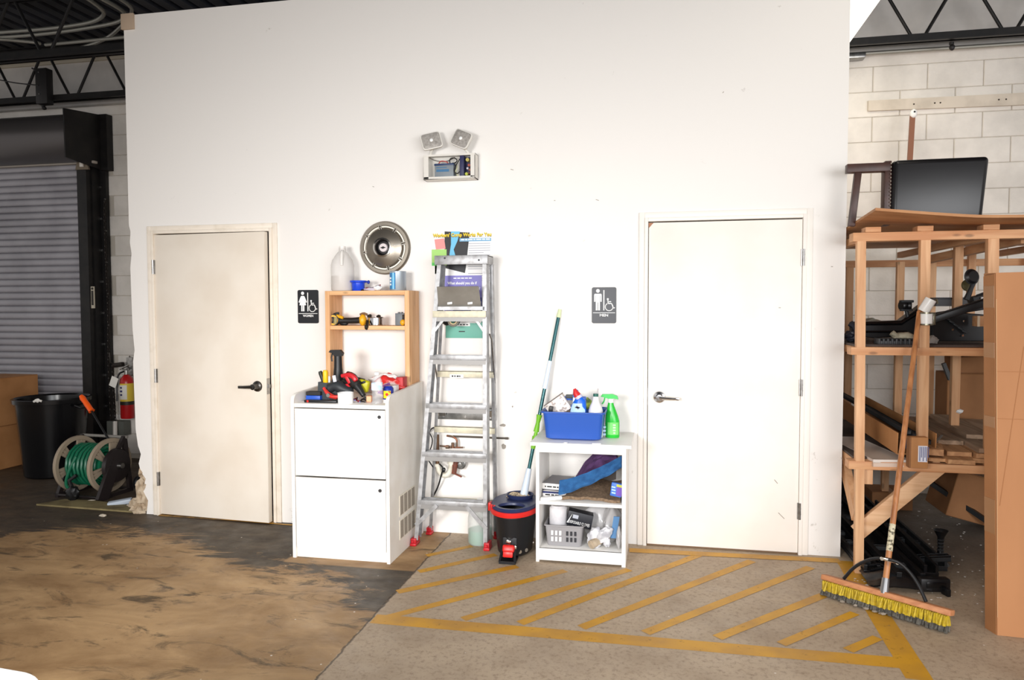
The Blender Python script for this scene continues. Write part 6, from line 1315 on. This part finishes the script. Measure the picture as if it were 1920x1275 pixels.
g.box(a.x+.03, a.x+.042, a.y-.012, a.y+.012, a.z, b_.z, .002); g.tube([pan(1750, 566, -.33), pan(1757, 562, -.33), pan(1758, 570, -.33)], .005, 6); obj('strap', g, M('strap_steel', (120, 116, 100), .3, .8), PC)
# ------------------------------------------------------------------ lower deck contents
LD = .653
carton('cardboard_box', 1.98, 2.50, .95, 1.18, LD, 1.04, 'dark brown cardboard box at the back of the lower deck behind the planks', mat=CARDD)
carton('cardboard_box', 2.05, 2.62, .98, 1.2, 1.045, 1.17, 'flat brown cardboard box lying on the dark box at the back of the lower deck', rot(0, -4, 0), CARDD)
g = G(); g.bar(aty(1769, 681, .85), aty(1781, 712, .85), .022, .03, (0, 1, 0)); obj('black_strut', g, BLACK, label='short black strut hanging below the middle deck in front of the brown boxes', cat='strut')
# planks: each a thing
def plank(p, q, w, t, label, group=None, mat=None):
    T = None; g = G(); g.bar(p, q, w, t, (0, 0, 1), .0015); o = obj('plank', g, mat or GP, label=label, cat='plank', group=group); return o
GP = wood('weathered_plank', 'y', (184, 156, 130), (142, 118, 96), .75); GP2 = wood('fresh_plank', 'y', (206, 158, 112), (174, 126, 86), .7)
pl = [(1.80, -.32, LD+.012, 1.50, 1.05, .12, 'lowest brown plank of the pile on the lower deck, its cut end sticking past the rack front'),
      (1.86, -.30, LD+.037, 1.60, 1.08, .12, 'second plank up in the brown pile on the lower deck'),
      (1.90, -.28, LD+.062, 1.66, 1.10, .12, 'third plank up in the brown pile on the lower deck')]
plank(V(1.60, -.34, LD+.0), V(1.40, 1.0, LD+.06), .11, .03, 'slanting brown plank whose end hangs over the lower beam left of the pile', mat=GP2) if False else None
def pk(px, py, qx, qy, y0, y1, w, t, label, mat=None):
    a, b_ = aty(px, py, y0), aty(qx, qy, y1); a.z = max(a.z, LD+t/2+.002); b_.z = max(b_.z, LD+t/2+.002); plank(a, b_, w, t, label, mat=mat)
def yplank(x, y0, x2, y1, k, w, label, mat, zb=0.0):
    t = .024; z = LD+.002+zb+(t+.0015)*k+t/2; plank(V(x, y0, z), V(x2, y1, z), w, t, label, mat=mat)
yplank(1.600, -.34, 1.70, .95, 0, .13, 'bottom brown plank at the left of the pile, its end jutting past the lower beam', GP2)
yplank(1.745, -.29, 1.85, .98, 0, .14, 'bottom brown plank at the right of the pile beside the tall carton', GP2)
yplank(1.625, -.24, 1.72, .93, 1, .12, 'second brown plank up at the left of the pile', GP2)
yplank(1.765, -.28, 1.86, .99, 1, .14, 'second brown plank up at the right of the pile', GP2)
yplank(1.785, -.26, 1.87, 1.0, 2, .14, 'third brown plank up at the right of the pile', GP)
yplank(1.66, -.02, 1.74, .94, 2, .13, 'grey weathered plank lying on the left side of the pile', GP)
yplank(1.84, .05, 1.93, .90, 3, .14, 'topmost grey weathered plank of the pile', GP)
yplank(2.02, .10, 2.10, .90, 0, .16, 'rearmost grey plank next to the dark brown cardboard box', GP, .05)
pk(1750, 848, 1745, 836, -.26, -.1, .10, .035, 'short pale offcut on the lower deck just right of the middle post', GP2)
pk(1760, 868, 1742, 858, -.285, -.1, .10, .018, 'thin pale offcut at the front edge of the lower deck right of the middle post', GP2)
g = G(); p = aty(1800, 771, .3); g.blob(p, (.022, .015, .014), .5, sub=1); obj('white_chip', g, PRN, label='white chip lying on the weathered planks', cat='scrap', smooth=0)
g = G(); a, b_ = aty(1752, 832, -.05), aty(1766, 816, .05); g.bar(a, b_, .012, .004, (0, 0, 1)); obj('silver_label', g, M('silver_foil', (206, 204, 200), .3, .6), label='silver label strip stuck across the brown planks', cat='label')
# white boards
g = G(); g.bar(aty(1672, 866, -.27), aty(1578, 822, .45), .20, .022, (0, 0, 1), .001); obj('white_board', g, M('white_board', (226, 216, 206), .5), label='upper white faced board on the left of the lower deck', cat='board')
g = G(); g.bar(aty(1676, 872, -.285), aty(1590, 838, .35), .22, .02, (0, 0, 1), .001); obj('white_board', g, M('white_board_edge', (214, 190, 172), .5), label='lower white board with pinkish edge on the left of the lower deck', cat='board')
# open carton holding charcoal profiles
OC = thing('open_carton', (1.35, .2, LD), 'long open cardboard carton holding charcoal profiles on the lower deck', 'box')
a, b_ = aty(1718, 858, -.24), aty(1590, 762, .95); a.z = LD+.03; b_.z = LD+.10
d = (b_-a).normalized(); sd = V(0, 0, 1).cross(d).normalized()
g = G(); g.bar(a, b_, .20, .006, (0, 0, 1)); g.bar(a+sd*-.1+V(0, 0, .06), b_+sd*-.1+V(0, 0, .06), .005, .12, (0, 0, 1)); g.bar(a+sd*.1+V(0, 0, .06), b_+sd*.1+V(0, 0, .06), .005, .12, (0, 0, 1)); obj('carton_tray', g, CARD, OC)
g = G(); g.prism([aty(1617, 763, .5), aty(1690, 808, .1), aty(1700, 835, .1), aty(1655, 835, .2), aty(1640, 800, .35), aty(1617, 785, .5)], (0, .004, 0)); obj('torn_flap', g, CARDD, OC, smooth=0)
T = thing('profile_bundle', (1.3, .1, LD), 'charcoal plastic profiles lying in the open carton on the lower deck', 'car part')
for k in range(4):
    o = sd*(-.06+k*.035)+V(0, 0, .07+.018*k); g = G(); g.bar(a+o, b_+o, .028, .02, (0, 0, 1), .003); obj('profile', g, KG, T)
g = G(); g.obox(a+V(-.05, -.0, .06), (.01, .02, .06), None, .002); obj('blue_clip', g, M('clip_blue', (60, 90, 130), .4), T)
c0, c1 = aty(1700, 876, -.27), aty(1733, 817, -.27); SB_ = thing('small_carton', V((c0.x+c1.x)/2, -.2, LD), 'small cardboard carton with a white printed label in front of the middle post', 'box')
g = G(); g.box(c0.x, c1.x, -.335, -.282, c0.z+.01, c1.z, .002); obj('carton_body', g, CARD, SB_); g = G(); g.box(c0.x-.008, c0.x, -.335, -.282, c0.z+.01, c1.z); obj('dark_flap', g, CARDD, SB_)
g = G(); g.box(c0.x+.035, c1.x-.004, -.3362, -.335, c0.z+.045, c1.z-.045); lb = obj('label', g, M('label_white', (226, 226, 236), .6), SB_, smooth=0)
g = G()
for k in range(6): g.box(c0.x+.042+k*.0085, c0.x+.046+k*.0085, -.3368, -.3362, c0.z+.05+.02*(k % 2), c1.z-.05)
obj('label_print', g, M('label_ink', (90, 96, 140), .6), lb, smooth=0)
# ------------------------------------------------------------------ under the rack
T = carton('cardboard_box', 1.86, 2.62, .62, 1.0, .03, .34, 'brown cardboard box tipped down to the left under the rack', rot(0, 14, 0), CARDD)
g = G(); g.bar(aty(1745, 905, .75), aty(1862, 985, .55), .03, .03, (0, 0, 1)); obj('black_bar', g, BLACK, label='long black bar under the tipped cardboard box below the rack', cat='bar')
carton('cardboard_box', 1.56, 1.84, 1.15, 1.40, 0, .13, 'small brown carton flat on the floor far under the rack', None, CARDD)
def fbar(p, q, w, t, label, mat=KB, cat='car part', name='plastic_bar'):
    p, q = Vector(p), Vector(q); T = thing(name, V((p.x+q.x)/2, (p.y+q.y)/2, 0), label, cat)
    d = (q-p).normalized(); r = Vector((d.y, -d.x, 0)).normalized(); g = G()
    g.bar(p, q, w, t*.35, (0, 0, 1), .004); g.bar(p+V(0, 0, t*.3)+r*w*.42, q+V(0, 0, t*.3)+r*w*.42, w*.14, t*.8, (0, 0, 1), .003); g.bar(p+V(0, 0, t*.3)-r*w*.42, q+V(0, 0, t*.3)-r*w*.42, w*.14, t*.8, (0, 0, 1), .003); obj('channel', g, mat, T)
    g = G(); n = 5
    for k in range(n): c = p+(q-p)*(.12+.76*k/(n-1)); g.obox(c+V(0, 0, t*.3), (w*.5, .03, t*.3), Matrix((r, d, V(0, 0, 1))).transposed(), .003)
    obj('clips', g, KG, T, kind='stuff'); return T
fbar((1.215, .95, .10), (1.325, -.46, .035), .14, .07, 'widest black plastic channel on the floor under the rack, nearest the white wall')
fbar((1.36, .98, .16), (1.45, -.38, .05), .07, .08, 'black plastic channel lying beside the widest one under the rack')
fbar((1.48, .85, .10), (1.555, -.22, .04), .06, .06, 'rightmost black plastic channel on the floor under the rack', KG)
fbar((1.135, .55, .05), (1.165, -.34, .03), .08, .06, 'short black plastic trough between the front post and the wall end')
T = thing('end_bracket', (1.41, -.49, 0), 'square black end bracket of the floor channels beside the broom', 'bracket')
g = G(); g.obox((1.425, -.49, .045), (.15, .05, .07), rot(0, 0, 8), .006); g.obox((1.475, -.52, .02), (.02, .05, .04), rot(0, 0, 20), .004); obj('bracket_body', g, KB, T); g = G(); g.obox((1.43, -.518, .05), (.10, .004, .03), rot(0, 0, 8), .002); obj('recess', g, SHEEN, T)
T = thing('bumper_cover', (1.23, -.43, 0), 'crumpled black plastic cover on the floor behind the broom handle', 'car part')
g = G(); g.sheet(lambda u, v: V(1.11+.30*u, -.30-.22*v, .012+.05*math.sin(PI*u)*math.sin(PI*v*.9+.2)+.02*noise.noise(V(u*5, v*5, 3))+.01), 18, 10, .012); obj('cover', g, KB, T, smooth=50)
g = G(); 
for k in range(3): g.tube([V(1.13+.02*k, -.30-.06*k, .05), V(1.2, -.32-.06*k, .075), V(1.3, -.34-.06*k, .06)], .008, 6)
obj('ridges', g, SHEEN, T)
def flare(x, y, h, label):
    T = thing('flared_stand', (x, y, 0), label, 'stand'); g = G(); g.lathe([(.04, h), (.036, h-.004), (.018, h-.04), (.014, h-.10), (.018, h*.3), (.03, .03), (.05, 0), (0, 0)], (x, y, 0), seg=20); obj('stem', g, KB, T)
    g = G()
    for k in range(4): g.lathe([(.016, h-.05-k*.02), (.02, h-.055-k*.02), (.016, h-.06-k*.02)], (x, y, 0), seg=16)
    obj('collar_rings', g, KG, T)
flare(1.62, -.02, .20, 'black trumpet-shaped plastic stand right of the floor channels under the rack')
flare(1.34, 1.05, .36, 'tall black trumpet-shaped stand at the back under the rack near the white wall')
T = bar_thing('strut', KG, 'short dark strut jutting right from the floor channels', 'strut', V(1.44, -.22, .09), V(1.60, -.20, .10), .035, .03)
# paint dust and crumbs under the rack
rs = random.Random(12)
for i in range(120):
    px, py = rs.uniform(1680, 1850), rs.uniform(950, 1150)
    if i < 30: px, py = rs.uniform(1600, 1660), rs.uniform(1080, 1110)
    p = atz(px, py, 0); r = rs.uniform(.0018, .0055)*(1.6 if i % 9 == 0 else 1); g = G(); g.blob((p.x, p.y, r*.3), (r*1.4, r, r*.4), .4, sub=1, seed=i)
    obj('paint_chip', g, M('chip_white', (216, 210, 202), .8), label='small white paint chip on the floor under and in front of the timber rack', cat='paint chip', group='paint chips on the floor by the rack', smooth=0)
# ------------------------------------------------------------------ tall carton at the right edge
TCB = thing('tall_carton', (1.85, -.93, 0), 'tall flat cardboard carton standing at the right edge of the view', 'box')
CT = M('tall_cardboard', (184, 128, 84), .7, 0, (172, 118, 76), 3, stretch=(1, 1, .3))
bl, br = V(1.528, -.978, 0), V(2.30, -1.03, 0); tl, tr_ = V(1.50, -.93, 1.655), V(2.27, -.98, 1.67)
off0 = V(-.004, .062, 0)
g = G(); g.prism([bl, br, tr_, tl], (0, .004, 0)); obj('front_panel', g, CT, TCB, smooth=0)
g = G(); g.prism([bl+V(-.0005, .004, 0), tl+V(-.0005, .004, 0), tl+V(-.018, .075, -.01), bl+V(-.018, .075, 0)], (-.003, 0, 0)); sp = obj('side_panel', g, M('side_cardboard', (172, 118, 74), .7, 0, (160, 108, 66), 4), TCB, smooth=0)
g = G(); g.prism([bl+V(-.018, .075, 0), br+V(0, .075, 0), tr_+V(0, .075, 0), tl+V(-.018, .075, 0)], (0, .004, 0)); obj('rear_panel', g, CT, TCB, smooth=0)
g = G(); g.prism([tl, tr_, tr_+V(0, .078, 0), tl+V(-.018, .078, 0)], (0, 0, .004)); obj('top_panel', g, CT, TCB, smooth=0)
for z0, z1 in ((1.50, 1.60), (1.27, 1.34), (.95, 1.0), (.46, .62)):
    t0, t1 = z0/1.655, z1/1.655; a0, a1 = bl.lerp(tl, t0), bl.lerp(tl, t1); g = G(); g.prism([a0+V(-.0045, .006, 0), a1+V(-.0045, .006, 0), a1+V(-.021, .074, 0), a0+V(-.021, .074, 0)], (-.0012, 0, 0)); obj('tape_patch', g, TAPE, sp, smooth=0)
g = G(); g.prism([bl.lerp(tl, .05)+V(.0, -.0008, 0), bl.lerp(tl, .05)+V(.002, -.0008, 0), bl.lerp(tl, .93)+V(.0025, -.0008, 0), bl.lerp(tl, .93)+V(0, -.0008, 0)], (0, -.001, 0)); obj('torn_edge', g, M('torn_paper', (206, 166, 124), .8), TCB, smooth=0)
g = G()
for t_ in (.60, .73): a = bl.lerp(tl, t_); g.prism([a+V(.0, -.001, 0), a+V(.6, -.045, 0), a+V(.6, -.045, .0025), a+V(0, -.001, .0025)], (0, -.0006, 0))
a = bl.lerp(tl, .36); b_ = bl.lerp(tl, .80)+V(.11, -.008, 0); g.bar(a+V(.012, -.0015, 0), b_, .003, .0008, (0, 1, 0)); obj('crease', g, M('crease', (166, 112, 70), .8), TCB, smooth=0)
# ------------------------------------------------------------------ push broom
hl, hr = V(.855, -.625, 0), V(1.325, -.985, 0); dh = (hr-hl).normalized(); nh = V(dh.y, -dh.x, 0)   # nh points to the camera side
BR = thing('push_broom', (hl+hr)/2, 'push broom with yellow and grey bristles leaning on the timber rack', 'broom')
wd_ = wood('broom_block', 'x', (206, 142, 96), (176, 112, 72))
g = G(); tz = .088; Mh = Matrix((dh, nh*-1, V(0, 0, 1))).transposed()
g.obox((hl+hr)/2+V(0, 0, tz)-nh*.012, ((hr-hl).length+.02, .062, .028), Mh @ rot(-14, 0, 0), .006); obj('broom_block', g, wd_, BR)
rs = random.Random(1)
def tufts(off, z0, z1, r, n, lean, name, mat):
    g = G()
    for i in range(n):
        t_ = (i+.5)/n; c = hl.lerp(hr, t_)
        for o in off:
            b0 = c+nh*o+V(0, 0, z1); b1 = c+nh*(o+lean+rs.uniform(-.008, .008))+dh*rs.uniform(-.008, .008)+V(0, 0, z0+rs.uniform(0, .006)); g.cyl(b0, b1, r, r*1.35, 5)
    obj(name, g, mat, BR, kind='stuff')
tufts((.020, .010, -.002), .030, .078, .0055, 58, .010, 'yellow_bristles', M('bristle_yellow', (196, 168, 30), .6, 0, (166, 138, 30), 60))
tufts((.016, .004, -.010), .002, .040, .0058, 60, .014, 'grey_bristles', M('bristle_grey', (104, 100, 92), .9, 0, (70, 66, 60), 60))
g = G(); rs = random.Random(6)
for i in range(7):
    c = hl.lerp(hr, rs.uniform(.2, .6))+nh*.04; g.blob(c+V(0, 0, .008), (.014, .010, .006), .6, sub=1, seed=i)
obj('dust_clump', g, M('dust', (150, 138, 124), .95), BR, kind='stuff')
hb, ht = (hl+hr)/2+V(.005, .0, .10), V(1.388, -.298, 1.475)
dd = (ht-hb); g = G(); g.cyl(hb+dd*.03, ht, .0145, .013, 14); g.blob(ht, (.013, .013, .012), 0, sub=2); obj('handle', g, wood('broom_handle', 'z', (190, 128, 78), (150, 92, 50), .4), BR)
g = G(); g.cyl(hb-dd*.005, hb+dd*.045, .021, .017, 14); obj('ferrule', g, M('zinc', (150, 150, 152), .35, .8), BR)
g = G(); g.cyl(hb+dd*.135, hb+dd*.225, .0152, .0149, 14); obj('label_sleeve', g, M('worn_label', (206, 196, 166), .5, 0, (90, 80, 60), 70, .5, .6), BR)
ap = hb+dd*.105; e0, e1 = hl.lerp(hr, .17)+V(0, 0, .105)-nh*.01, hl.lerp(hr, .83)+V(0, 0, .105)-nh*.01
g = G(); g.tube([e0+V(0, .01, 0), e0.lerp(ap, .35)+V(-.02, .01, .03), e0.lerp(ap, .75)+V(-.02, 0, .035), ap+V(0, -.018, .01), e1.lerp(ap, .75)+V(.02, 0, .035), e1.lerp(ap, .35)+V(.02, .01, .03), e1+V(0, .01, 0)], .0085, 8, smooth=2); obj('brace_hoop', g, BLACK, BR)
g = G(); g.obox(ap+V(0, -.018, .004), (.075, .008, .014), rot(0, 12, 0), .002); g.disc(ap+V(-.035, -.02, .012), .009, .006, 10); g.disc(ap+V(.036, -.02, -.004), .009, .006, 10); obj('brace_clamp', g, HB2, BR)
